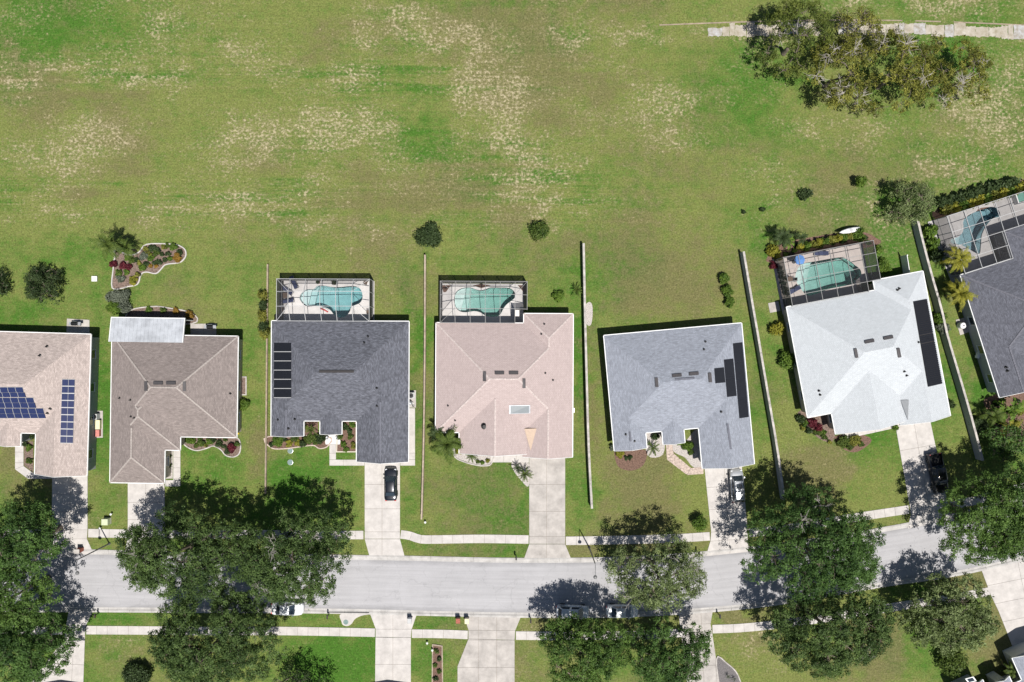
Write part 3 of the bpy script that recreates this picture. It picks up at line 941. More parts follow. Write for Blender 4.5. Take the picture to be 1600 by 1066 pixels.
def house(name, F, outline, blocks, roofm, wallm, label, pitch=0.42, cap=None, garage=None, windows=True, fascia=None):
    """outline, blocks in frame pixels (u,v). Returns (root, roof object, Roof)"""
    fascia = fascia or M_white
    root = empty(name, F.loc, F.rz)
    tag(root, label, 'house', 'houses along the street')
    ol = [F.L(*p) for p in outline]
    if area(ol) < 0: ol = ol[::-1]
    bl = []
    for u0, u1, v0, v1, g in blocks:
        (x0, ya), (x1, yb) = F.L(u0, v0), F.L(u1, v1)
        bl.append((min(x0,x1), max(x0,x1), min(ya,yb), max(ya,yb), g))
    R = Roof(bl, pitch)
    # roof skin with shingle courses running along each eave
    vs, fs, uvs = [], [], []
    cs = math.sqrt(1+pitch*pitch)
    for k, (a, c, d), poly in R.faces():
        if area(poly) < 0: poly = poly[::-1]
        n = len(vs)
        for x, y in poly:
            t = a*x+c*y+d
            vs.append((x, y, R.ze+pitch*t))
            uvs.append(((x if k in 'NS' else y), t*cs))
        fs.append(tuple(range(n, n+len(poly))))
    me = bpy.data.meshes.new('roof')
    me.from_pydata(vs, [], fs)
    ul = me.uv_layers.new(name='UVMap')
    for lp in me.loops: ul.data[lp.index].uv = uvs[lp.vertex_index]
    me.materials.append(roofm)
    roof = link('roof', me, None, root)
    # walls
    wl = inset(ol, 0.45)
    mb = MB(); mb.prism(wl, 0.0, R.ze-0.06)
    def is_gable(p, q):
        for x0, x1, y0, y1, g in bl:
            for side, yy in (('S', y0), ('N', y1)):
                if side in g and abs(p[1]-yy) < 0.03 and abs(q[1]-yy) < 0.03 and min(p[0],q[0]) >= x0-0.1 and max(p[0],q[0]) <= x1+0.1: return True
        return False
    rakes = []
    for x0, x1, y0, y1, g in bl:
        for side, yy, sg in (('S', y0, 1), ('N', y1, -1)):
            if side not in g: continue
            xm, hw = (x0+x1)/2, (x1-x0)/2
            ywl = yy+sg*0.45
            h0 = R.ze+pitch*0.45-0.06
            tri = [(x0+0.45, R.ze-0.06), (x1-0.45, R.ze-0.06), (x1-0.45, h0), (xm, R.ze+pitch*hw-0.08), (x0+0.45, h0)]
            vs2 = [(x, ywl, z) for x, z in tri]+[(x, ywl+sg*0.12, z) for x, z in tri]
            fs2 = [(0,1,2,3,4), (9,8,7,6,5)]+[(i, 5+i, 5+(i+1)%5, (i+1)%5) for i in range(5)]
            mb.add(vs2, fs2)
            for xa in (x0, x1):
                p0, p1 = Vector((xa, yy-sg*0.012, R.ze-0.07)), Vector((xm, yy-sg*0.012, R.ze+pitch*hw-0.07))
                # drop the hidden part where another block stands higher
                n = 30; run = []
                for i in range(n+1):
                    p = p0.lerp(p1, i/n)
                    if R.z(min(max(p.x, x0+0.01), x1-0.01), yy+sg*0.03) <= p.z+0.07+0.06: run.append(p)
                if len(run) > 2: rakes.append((run[0], run[-1]))
    mb.build('wall', wallm, root)
    for a, b in rakes: MB().bar(a, b, 0.05, 0.20).build('rake_board', fascia, root)
    # soffit
    tri = tessellate_polygon([[Vector((*p, 0)) for p in ol]])
    MB().add([(*p, R.ze-0.05) for p in ol], [t for t in tri]).build('soffit', fascia, root)
    n = len(ol)
    for i in range(n):
        p, q = Vector(ol[i]), Vector(ol[(i+1)%n])
        if (q-p).length < 0.15: continue
        d = (q-p).normalized(); nr = Vector((d.y, -d.x))
        if not is_gable(p, q):
            a, b = p+nr*0.04, q+nr*0.04
            MB().bar((*a, R.ze-0.075), (*b, R.ze-0.075), 0.10, 0.16).build('gutter', fascia, root)
        # openings on the wall below
        a, b = Vector(wl[i]), Vector(wl[(i+1)%n])
        L = (b-a).length
        if not windows or L < 2.2: continue
        mid_u = None
        if garage and abs((p-q).length) > 4.5 and abs(p.y-q.y) < 0.1 and abs(p.y-F.L(0, garage[2])[1]) < 0.25 and min(p.x,q.x) > F.L(garage[0], 0)[0]-0.3:
            c = (a+b)/2+nr*0.02
            gd = MB(); ang = math.atan2(d.y, d.x)
            gd.cbox((c.x, c.y, 1.07), (4.9, 0.06, 2.14), ang)
            g = gd.build('garage_door', M_white, root)
            for kk in range(4):
                MB().cbox((c.x+nr.x*0.04, c.y+nr.y*0.04, 0.27+kk*0.53), (4.8, 0.03, 0.47), ang).build('door_panel', M_white, g)
            continue
        k = max(1, int(L/4.2))
        for j in range(k):
            c = a+(b-a)*((j+0.5)/k)+nr*0.012
            ang = math.atan2(d.y, d.x)
            w = MB().cbox((c.x, c.y, 1.55), (1.25, 0.05, 1.25), ang).build('window', M_white, root)
            MB().cbox((c.x+nr.x*0.02, c.y+nr.y*0.02, 1.55), (1.10, 0.04, 1.10), ang).build('pane', M_glass, w)
            MB().cbox((c.x+nr.x*0.05, c.y+nr.y*0.05, 0.90), (1.40, 0.14, 0.06), ang).build('sill', M_white, w)
    if cap:
        for a, b in R.lines():
            a, b = Vector(a), Vector(b)
            mbc = MB(); nseg = max(1, int((b-a).length/0.35))
            for i in range(nseg):
                p, q = a.lerp(b, i/nseg), a.lerp(b, (i+0.93)/nseg)
                mbc.bar(p+Vector((0,0,0.010)), q+Vector((0,0,0.022)), 0.22, 0.03)
            mbc.build('ridge_cap', cap, roof)
    return root, roof, R

def roof_vent(F, R, roof, px, py, horiz, m, deg=0, L=14, Wd=4.5):
    """low box vent near the ridge"""
    a = math.radians(-deg) if horiz else math.radians(90-deg)
    dx, dy = math.cos(a), -math.sin(a)
    nx, ny = -dy, dx
    P = []
    for s, t in ((-1,-1),(1,-1),(1,1),(-1,1)):
        P.append(roof_pt(F, R, px+s*dx*L/2+t*nx*Wd/2, py+s*dy*L/2+t*ny*Wd/2))
    v = quad_panel('ridge_vent', P, M_vent, roof, 0.0, 0.12)
    c = sum(P, Vector())/4
    Q = [c+(p-c)*1.06 for p in P]
    quad_panel('vent_hood', Q, m, v, 0.12, 0.03)

def pipe_vent(F, R, roof, px, py, r=0.09, h=0.35):
    p = roof_pt(F, R, px, py)
    MB().lathe([(r*2.2, p.z-0.05), (r*1.9, p.z+0.06), (r, p.z+0.10), (r, p.z+h), (r*0.7, p.z+h)], 10, (p.x, p.y)).build('pipe_vent', M_black, roof)

M_vent = mat('vent_dark', (0.03, 0.027, 0.027), 0.7, 0.1)

# PV cells with their printed grid; plain black for the pool heating mats
def pv_mat():
    m, nt, b = new_mat('solar_cells')
    b.inputs['Roughness'].default_value = 0.12
    b.inputs['Specular IOR Level'].default_value = 0.5
    uv = N(nt, 'ShaderNodeTexCoord')
    br = N(nt, 'ShaderNodeTexBrick'); br.offset = 0
    br.inputs['Scale'].default_value = 1; br.inputs['Brick Width'].default_value = 0.16; br.inputs['Row Height'].default_value = 0.16
    br.inputs['Mortar Size'].default_value = 0.006
    br.inputs['Color1'].default_value = (0.014, 0.022, 0.075, 1); br.inputs['Color2'].default_value = (0.020, 0.028, 0.085, 1)
    br.inputs['Mortar'].default_value = (0.04, 0.045, 0.08, 1)
    nt.links.new(uv.outputs['Object'], br.inputs['Vector'])
    nt.links.new(br.outputs['Color'], b.inputs['Base Color'])
    return m
M_pv = pv_mat()
M_mat = mat('solar_mat_black', (0.009, 0.010, 0.014), 0.5, 0.2, 6)

SH_A = shingle_mat('shingle_cream', (0.375, 0.315, 0.29), 0.15, blot=.35)
SH_B = shingle_mat('shingle_taupe', (0.215, 0.182, 0.170), 0.15, blot=.4)
SH_C = shingle_mat('shingle_slate', (0.108, 0.112, 0.132), 0.26, blot=.7)
SH_D = shingle_mat('shingle_pink', (0.395, 0.322, 0.308), 0.06, blot=.25)
SH_E = shingle_mat('shingle_blue_grey', (0.240, 0.256, 0.295), 0.13, blot=.4)
SH_F = shingle_mat('shingle_white', (0.44, 0.462, 0.482), 0.05, blot=.2)
SH_G = shingle_mat('shingle_charcoal', (0.105, 0.108, 0.128), 0.2, blot=.6)
CAP_B = mat('cap_taupe', (0.30, 0.265, 0.245), 0.9, 0.12, 4)
CAP_D = mat('cap_pink', (0.43, 0.365, 0.345), 0.9, 0.2, 5)
CAP_G = mat('cap_charcoal', (0.12, 0.12, 0.14), 0.9, 0.12, 4)
CAP_C = mat('cap_slate', (0.115, 0.118, 0.14), 0.9, 0.12, 4)
CAP_E = mat('cap_blue_grey', (0.22, 0.235, 0.275), 0.9, 0.12, 4)
CAP_F = mat('cap_white', (0.43, 0.46, 0.49), 0.9, 0.06, 4)
CAP_A = mat('cap_cream', (0.41, 0.35, 0.32), 0.9, 0.12, 4)

# plan with a left gable wing, an entry gable and a garage gable
GABLE_OUT = [(0,0),(216,0),(216,221),(134.5,221),(134.5,157),(111,157),(111,178),(77,178),(77,157),(51,157),(51,181),(0,181)]
GABLE_BLK = [(0,216,0,157,''),(0,51,60,181,'S'),(77,111,100,178,'S'),(134.5,216,70,221,'S')]
# plan with a rear bump, a wide middle gable and a garage gable
BUMP_OUT = [(0,0),(137,0),(137,-15),(214,-15),(214,209),(137,209),(137,204),(37,204),(37,171),(0,171)]
BUMP_BLK = [(0,214,0,171,''),(137,214,-15,100,''),(37,150,60,204,'S'),(135.8,214,70,209,'S')]
FR = {}
HS = {}
def build_houses():
    # A: cream house at the left edge, photovoltaic panels
    F = FR['A'] = Frame(141.9-216*math.cos(math.radians(1.65)), 522.5-216*math.sin(math.radians(1.65)), 1.65)
    r, roof, R = HS['A'] = house('suburban_house', F, GABLE_OUT, GABLE_BLK, SH_A, M_wall_g, 'cream shingled house with blue photovoltaic panels, cut off by the frame', cap=None, garage=(134.5,216,221))
    # right hand array: 2 columns, 9 rows
    def q(c00, c10, c11, c01, s, t): # bilinear in pixels
        return tuple((1-s)*(1-t)*a+s*(1-t)*b+s*t*c+(1-s)*t*d for a, b, c, d in zip(c00, c10, c11, c01))
    C = ((97.2,592.3),(117.2,592.6),(114.2,693),(94,692.5))
    bk = [roof_pt(F, R, *q(*C, s, t)) for s, t in ((0,0),(1,0),(1,1),(0,1))]
    quad_panel('mounting_rail', bk, M_alu_w, roof, 0.03, 0.03)
    for i in range(2):
        for j in range(9):
            e, f = 0.03, 0.018
            P = [roof_pt(F, R, *q(*C, i*0.5+a*0.5, (j+b)/9)) for a, b in ((e,f*4),(1-e,f*4),(1-e,1-f*4),(e,1-f*4))]
            quad_panel('solar_panel', P, M_pv, roof, 0.065, 0.035)
    rows = [(605,613,36,-14,0.0),(613.4,620.2,39.5,-14,2.0),(621.4,629,52.5,-14,3.0),(629.4,637,55.5,-14,5.5),(638,646,68,-14,8.5),(646.4,653,70.5,-14,10.0)]
    for y0, y1, xe, _, sk in rows:
        x1 = xe; kk = 0
        while x1 > -22:
            x0 = x1-11.6
            P = [roof_pt(F, R, a, b) for a, b in ((x0,y0),(x1-0.5,y0),(x1+1.6,y1),(x0+2.1,y1))]
            quad_panel('solar_panel', P, M_pv, roof, 0.06, 0.035)
            x1 -= 12.1
    bk = [roof_pt(F, R, *p) for p in ((-22,604.5),(36,604.5),(39,620.5),(-22,620.5))]
    quad_panel('mounting_rail', bk, M_alu_w, roof, 0.02, 0.02)
    for p in ((-22,621),(52.5,621),(55.8,637.5),(-22,637.5)), ((-22,637.8),(68,637.8),(70.8,653.5),(-22,653.5)):
        quad_panel('mounting_rail', [roof_pt(F, R, *a) for a in p], M_alu_w, roof, 0.02, 0.02)
    for p in ((73.5,541.5),(62.5,555.5),(74.5,645.5),(79,638.5)): pipe_vent(F, R, roof, *p)

    # B: taupe hip roof with the white aluminium patio roof
    F = FR['B'] = Frame(175.0, 523.0, 0.8)
    out = [(0,0),(197,0),(197,158),(109,158),(109,179),(85,179),(85,231),(0,231)]
    r, roof, R = HS['B'] = house('suburban_house', F, out, [(0,197,0,158,''),(0,109,60,179,''),(0,85,100,231,'')], SH_B, M_wall_b,
        'taupe hip roofed house with pale ridge lines and flat aluminium patio roof', cap=CAP_B, garage=(0,85,231))
    for px, py, hz in ((229,603.5,False),(247.5,599,True),(267.5,599,True),(288,604,False)): roof_vent(F, R, roof, px, py, hz, SH_B_vent)
    for p in ((187,622),(204,625),(210,653),(205,651),(360,615)): pipe_vent(F, R, roof, *p, r=0.07)
    # patio roof: pans side by side on posts
    u0, u1, v0, v1 = -1, 113.5, -26.5, 11
    (xa, ya), (xb, yb) = F.L(u0, v0), F.L(u1, v1)
    z0, z1 = 2.72, 3.22
    pat = MB()
    pat.add([(xa,ya,z0),(xb,ya,z0),(xb,yb,z1),(xa,yb,z1),(xa,ya,z0+.05),(xb,ya,z0+.05),(xb,yb,z1+.05),(xa,yb,z1+.05)], [(0,1,2,3),(7,6,5,4),(0,4,5,1),(1,5,6,2),(2,6,7,3),(3,7,4,0)])
    pobj = pat.build('patio_roof', M_patio, r)
    npan = 19
    for i in range(npan):
        x0 = xa+(xb-xa)*i/npan; x1 = xa+(xb-xa)*(i+1)/npan
        MB().add([(x0+.02,ya,z0+.052),(x1-.02,ya,z0+.052),(x1-.02,yb,z1+.052),(x0+.02,yb,z1+.052),(x0+.02,ya,z0+.085),(x1-.02,ya,z0+.085),(x1-.02,yb,z1+.085),(x0+.02,yb,z1+.085)],
                 [(0,1,2,3),(7,6,5,4),(0,4,5,1),(1,5,6,2),(2,6,7,3),(3,7,4,0)]).build('roof_pan', M_patio, pobj)
    for yy, zz in ((ya, z0), ):
        MB().bar((xa-.05,ya+.05,z0+.0),(xb+.05,ya+.05,z0+.0),.1,.2).build('patio_gutter', M_white, pobj)
    for xx, in ((xa,),(xb,)): MB().bar((xx,ya,z0+.02),(xx,yb,z1+.02),.1,.2).build('patio_gutter', M_white, pobj)
    for i in range(5):
        x = xa+.1+(xb-xa-.2)*i/4
        MB().box(x-.05,x+.05,ya-.25,ya-.15,0,z0).build('patio_post', M_white, r)
    (xw0, yw0), (xw1, yw1) = F.L(1, -22), F.L(111, 4)
    for i in range(4):
        x0 = xa+.15+(xb-xa-.2)*i/4; x1 = x0+(xb-xa-.2)/4-.1
        MB().box(x0, x1, ya-.215, ya-.20, 0.05, z0-.1).build('screen_panel', M_screen, r)

    # C: slate roof with the pool
    F = FR['C'] = Frame(424.5, 501.5, 0.25, sc=0.993)
    r, roof, R = HS['C'] = house('suburban_house', F, GABLE_OUT, GABLE_BLK, SH_C, M_wall_b, 'dark slate roofed house with black pool heating panels and white entry pad', cap=None, garage=(134.5,216,221))
    for i in range(6):
        y0 = 536+i*14.35
        P = [roof_pt(F, R, *p) for p in ((428.8,y0),(455.6,y0),(455.4,y0+13.1),(428.6,y0+13.1))]
        quad_panel('solar_panel', P, M_mat, roof, 0.05, 0.04)
        P = [roof_pt(F, R, *p) for p in ((428.6,y0+13.2),(455.4,y0+13.2),(455.4,y0+14.25),(428.6,y0+14.25))]
        quad_panel('mounting_rail', P, M_alu_w, roof, 0.04, 0.05)
    for p in ((575,526),(569,535.5),(434.5,656),(460.5,655),(450.5,669.5),(589,634.5),(588.5,606.5)): pipe_vent(F, R, roof, *p, r=0.08)
    a, b = roof_pt(F, R, 499, 580.6), roof_pt(F, R, 553, 580.6)
    MB().bar(a+Vector((0,0,.05)), b+Vector((0,0,.05)), .34, .07).build('ridge_vent', M_vent, roof)
    for (x0, y0), (x1, y1) in (((447.3,640),(447.3,680)), ((594.5,628),(594.5,718))):
        a, b = roof_pt(F, R, x0, y0), roof_pt(F, R, x1, y1)
        MB().bar(a+Vector((0,0,.05)), b+Vector((0,0,.05)), .22, .06).build('ridge_vent', CAP_C, roof)

    # D: pink roof with the pool
    F = FR['D'] = Frame(681.5, 504.5, 0.3)
    r, roof, R = HS['D'] = house('suburban_house', F, BUMP_OUT, BUMP_BLK, SH_D, M_wall_b, 'pale pink roofed house with flat skylight and tan roof patch', cap=CAP_D, garage=(136,214,209))
    for px, py, hz in ((757.5,588.5,False),(780.5,583,True),(802.5,583,True),(818.5,599,False)): roof_vent(F, R, roof, px, py, hz, SH_B_vent)
    P = [roof_pt(F, R, *p) for p in ((795.5,633),(828.5,632.5),(828.5,645.5),(795.5,646.5))]
    f = quad_panel('skylight', P, M_steel, roof, 0.02, 0.10)
    c = sum(P, Vector())/4
    quad_panel('pane', [c+(p-c)*0.88 for p in P], M_skyglass, f, 0.12, 0.02)
    P = [roof_pt(F, R, *p) for p in ((819.5,670),(838.5,669.5),(829.2,704))]
    quad_panel('valley_patch', P, M_plywood, roof, 0.05, 0.03)
    pipe_vent(F, R, roof, 757, 666, r=0.22, h=0.45)
    for p in ((850.5,506.5),(846,522),(864,594),(700,634),(711,657),(852,583)): pipe_vent(F, R, roof, *p, r=0.07)

    # E: blue grey
    F = FR['E'] = Frame(943.5, 524.5, -5.2)
    r, roof, R = HS['E'] = house('suburban_house', F, GABLE_OUT, GABLE_BLK, SH_E, M_wall_w, 'blue grey shingled house with stepped black solar mats and paver walk', cap=None, garage=(134.5,216,221))
    z7 = lambda x, y: (900+x/5.333, 470+y/5.333)
    for st in (((1306,357),(1384,347),(1438,970),(1360,981)), ((1231,492),(1308,483),(1336,794),(1258,804)), ((1150,565),(1231,556),(1242,682),(1160,690))):
        n = 4 if st[0][0] > 1300 else (2 if st[0][0] > 1200 else 1)
        for i in range(n):
            P = []
            for s, t in ((0,i/n),(1,i/n),(1,(i+0.992)/n),(0,(i+0.992)/n)):
                a = [(1-t)*st[0][k]+t*st[3][k] for k in (0,1)]; b = [(1-t)*st[1][k]+t*st[2][k] for k in (0,1)]
                P.append(roof_pt(F, R, *z7(a[0]+(b[0]-a[0])*s, a[1]+(b[1]-a[1])*s)))
            quad_panel('solar_mat', P, M_mat, roof, 0.04, 0.03)
    for px, py, hz in ((1026.3,597.5,False),(1057.5,587,True),(1084,584.3,True),(1108.7,590,False)): roof_vent(F, R, roof, px, py, hz, SH_B_vent, -5.2)
    for p in ((1102.3,534),(1127,643.5),(978,679),(991.5,689.5),(1100,546)): pipe_vent(F, R, roof, *p, r=0.08)
    for (x0, y0), (x1, y1) in (((1136.5,662),(1142,702)), ((984,675),(985.5,690)), ((1055,593),(1085,591))):
        a, b = roof_pt(F, R, x0, y0), roof_pt(F, R, x1, y1)
        MB().bar(a+Vector((0,0,.05)), b+Vector((0,0,.05)), .25, .06).build('ridge_vent', CAP_C, roof)

    # F: white
    F = FR['F'] = Frame(1229.0, 480.0, -10.8, sc=1.027)
    r, roof, R = HS['F'] = house('suburban_house', F, BUMP_OUT, BUMP_BLK, SH_F, M_wall_b, 'white roofed house with ribbed black solar mats and grey roof patch', cap=None, garage=(136,214,209))
    z2 = lambda x, y: (1180+x/3.807, 420+y/3.807)
    C = [(938,196),(1018,181),(1110,684),(1026,703)]
    cuts = [0.0, 0.40, 0.405, 0.50, 0.505, 1.0]
    for t0, t1 in ((0,0.398),(0.405,0.496),(0.503,1.0)):
        nr = max(2, int((t1-t0)*44))
        for i in range(nr):
            ta, tb = t0+(t1-t0)*i/nr, t0+(t1-t0)*(i+0.80)/nr
            P = []
            for s, t in ((0,ta),(1,ta),(1,tb),(0,tb)):
                a = [(1-t)*C[0][k]+t*C[3][k] for k in (0,1)]; b = [(1-t)*C[1][k]+t*C[2][k] for k in (0,1)]
                P.append(roof_pt(F, R, *z2(a[0]+(b[0]-a[0])*s, a[1]+(b[1]-a[1])*s)))
            quad_panel('solar_mat', P, M_mat, roof, 0.06, 0.05)
    P = [roof_pt(F, R, *z2(*p)) for p in C]
    quad_panel('mat_backing', P, M_vent, roof, 0.02, 0.03)
    for px, py, hz in (z2(600,502)+(False,), z2(678,433)+(True,), z2(790,411)+(True,), z2(851,499)+(False,)): roof_vent(F, R, roof, px, py, hz, SH_B_vent, -10.8)
    for p in ((856,118),(845,127),(900,635),(886,611),(386,750),(379,726),(970,437)): pipe_vent(F, R, roof, *z2(*p), r=0.08)
    P = [roof_pt(F, R, *z2(*p)) for p in ((865,782),(913,780),(907,900))]
    quad_panel('valley_patch', P, M_greymem, roof, 0.06, 0.03)

    # G: charcoal at the right edge
    F = FR['G'] = Frame(1500.5, 430.0, -17.8)
    out = [(0,0),(84,0),(84,-45),(216,-45),(216,221),(120,221),(120,157),(60,157),(60,201),(0,201)]
    r, roof, R = HS['G'] = house('suburban_house', F, out, [(0,216,0,157,''),(84,216,-45,110,''),(0,60,60,201,'S'),(120,216,60,221,'S')], SH_G, M_wall_g,
        'charcoal roofed house cut off by the edge, beside a screened pool', cap=CAP_G, garage=(120,216,221))
    z8 = lambda x, y: (1440+x/4.6375, 410+y/4.6375)
    for p in ((611,760),(621,786)): pipe_vent(F, R, roof, *z8(*p), r=0.09)

    # south of the street: two gables whose shadows reach the driveways, and a corner at lower right
    for key, cx, lab in (('H', 104, 'slate roofed house below the lower left driveway, mostly out of view'), ('I', 615, 'slate roofed house below the lower middle driveway, mostly out of view')):
        ol = [(u, -v) for u, v in GABLE_OUT]; bk = [(a, b, -d, -c, g.replace('S', 'N')) for a, b, c, d, g in GABLE_BLK]
        F = FR[key] = Frame(cx-175.5, 1079+221, 0.0, h=0)
        HS[key] = house('suburban_house', F, ol, bk, SH_C, M_wall_b, lab, cap=CAP_C, windows=False)
    F = FR['J'] = Frame(1495, 1080, -24.0)
    out = [(0,0),(44,0),(44,26),(60,26),(60,12),(84,12),(84,26),(100,26),(100,-12),(182,-12),(182,180),(0,180)]
    r, roof, R = HS['J'] = house('suburban_house', F, out, [(0,182,26,180,''),(0,44,0,120,'N'),(60,84,12,80,'N'),(100,182,-12,110,'N')], SH_E, M_wall_w,
        'blue grey roofed house with a skylight in the lower right corner', cap=None, windows=False)
    P = [roof_pt(F, R, *p) for p in ((1507,1060),(1520,1056.5),(1525,1063.5),(1512,1067))]
    f = quad_panel('skylight', P, M_white, roof, 0.02, 0.12)
    c = sum(P, Vector())/4
    quad_panel('pane', [c+(p-c)*0.7 for p in P], M_glass, f, 0.13, 0.02)

SH_B_vent = mat('vent_hood_grey', (0.065, 0.06, 0.062), 0.6, 0.1)
M_patio = mat('patio_pan', (0.345, 0.36, 0.385), 0.5, 0.14, 0.8)
M_skyglass = mat('skylight_acrylic', (0.17, 0.19, 0.20), 0.4, 0.06, spec=0.6)

# ------------------------------------------------------------------ pools and their screen cages
def in_poly(x, y, poly):
    r = np.zeros(len(x), bool)
    n = len(poly)
    for i in range(n):
        (x0, y0), (x1, y1) = poly[i], poly[(i+1)%n]
        if y0 == y1: continue
        c = ((y0 > y) != (y1 > y)) & (x < (x1-x0)*(y-y0)/(y1-y0)+x0)
        r ^= c
    return r

clip_any = clip
def pool(outline_px, deck_local, F, label, deckm, waterm, deck_label=None):
    pts = smooth_closed([W(*p) for p in outline_px], 4)
    if area(pts) < 0: pts = pts[::-1]
    HOLES.append(lambda x, y, q=inset(pts, -0.55): in_poly(x, y, q))
    c = (sum(p[0] for p in pts)/len(pts), sum(p[1] for p in pts)/len(pts))
    root = tag(empty('swimming_pool', (c[0], c[1], 0)), label, 'pool', 'private swimming pools')
    loc = [(p[0]-c[0], p[1]-c[1]) for p in pts]
    n = len(loc)
    cop = inset(loc, 0.02)
    tri = tessellate_polygon([[Vector((*p, 0)) for p in loc]])
    x_lo, x_hi = min(p[0] for p in loc), max(p[0] for p in loc)
    fl = lambda p: -1.05-0.75*(p[0]-x_lo)/(x_hi-x_lo)
    deep = inset(loc, 0.30)
    vs = [(*p, 0.02) for p in loc]+[(*p, -0.28) for p in loc]+[(*p, fl(p)+.3) for p in loc]+[(*p, fl(p)) for p in deep]
    fs = []
    for k in (1, 2):
        fs += [(k*n+i, k*n+(i+1)%n, (k+1)*n+(i+1)%n, (k+1)*n+i)[::-1] for i in range(n)]
    fs += [tuple(3*n+i for i in t) for t in tri]
    MB().add(vs, fs).build('basin', M_plaster, root)
    MB().add(vs[:2*n], [(i, (i+1)%n, n+(i+1)%n, n+i)[::-1] for i in range(n)]).build('tile_band', M_tile, root)
    # entry steps at the shallow end
    sh = [p for p in inset(loc, 0.05)]
    for k, (dx, zz) in enumerate(((1.3, -0.42), (2.1, -0.78))):
        q = clip_any(sh, -1, 0.25, x_lo+dx)
        if len(q) > 3:
            tq = tessellate_polygon([[Vector((*p, 0)) for p in q]])
            m_ = len(q)
            MB().add([(*p, zz) for p in q]+[(*p, -1.2) for p in q], [t if area([q[i] for i in t]) > 0 else t[::-1] for t in tq]+[(i, m_+i, m_+(i+1)%m_, (i+1)%m_) for i in range(m_)]).build('step', M_plaster, root)
    wv = [(*p, -0.10) for p in loc]+[(*p, fl(p)+.32) for p in inset(loc, 0.012)]+[(*p, fl(p)+.02) for p in inset(loc, 0.31)]
    top = [t if area([loc[i] for i in t]) > 0 else t[::-1] for t in tri]
    wf = list(top)+[(k*n+i, (k+1)*n+i, (k+1)*n+(i+1)%n, k*n+(i+1)%n) for k in (0, 1) for i in range(n)]+[tuple(2*n+i for i in t[::-1]) for t in top]
    MB().add(wv, wf).build('water', waterm, root)
    # coping ring
    o1 = inset(loc, -0.30); vs = [(*p, 0.085) for p in loc]+[(*p, 0.085) for p in o1]+[(*p, 0.02) for p in loc]+[(*p, 0.02) for p in o1]
    fs = [(i, n+i, n+(i+1)%n, (i+1)%n) for i in range(n)]+[(n+i, 3*n+i, 3*n+(i+1)%n, n+(i+1)%n) for i in range(n)]+[(2*n+i, i, (i+1)%n, 2*n+(i+1)%n) for i in range(n)]
    MB().add(vs, fs).build('coping', deckm, root)
    # deck sheet with the hole
    ca, sa = math.cos(F.rz), math.sin(F.rz)
    dw = [(F.loc.x+x*ca-y*sa, F.loc.y+x*sa+y*ca) for x, y in [F.L(*p) for p in deck_local]]
    if area(dw) < 0: dw = dw[::-1]
    hole = inset(pts, -0.2)[::-1]
    t2 = tessellate_polygon([[Vector((*p, 0)) for p in dw], [Vector((*p, 0)) for p in hole]])
    allp = dw+hole
    fs = []
    for t in t2:
        a = area([allp[i] for i in t])
        fs.append(t if a > 0 else t[::-1])
    vs = [(*p, 0.06) for p in allp]
    m = len(dw)
    vs += [(*p, -0.03) for p in dw]
    fs += [(i, len(allp)+i, len(allp)+(i+1)%m, (i+1)%m) for i in range(m)]
    tag(MB().add(vs, fs).build('pool_deck', deckm), kind='structure')
    return root

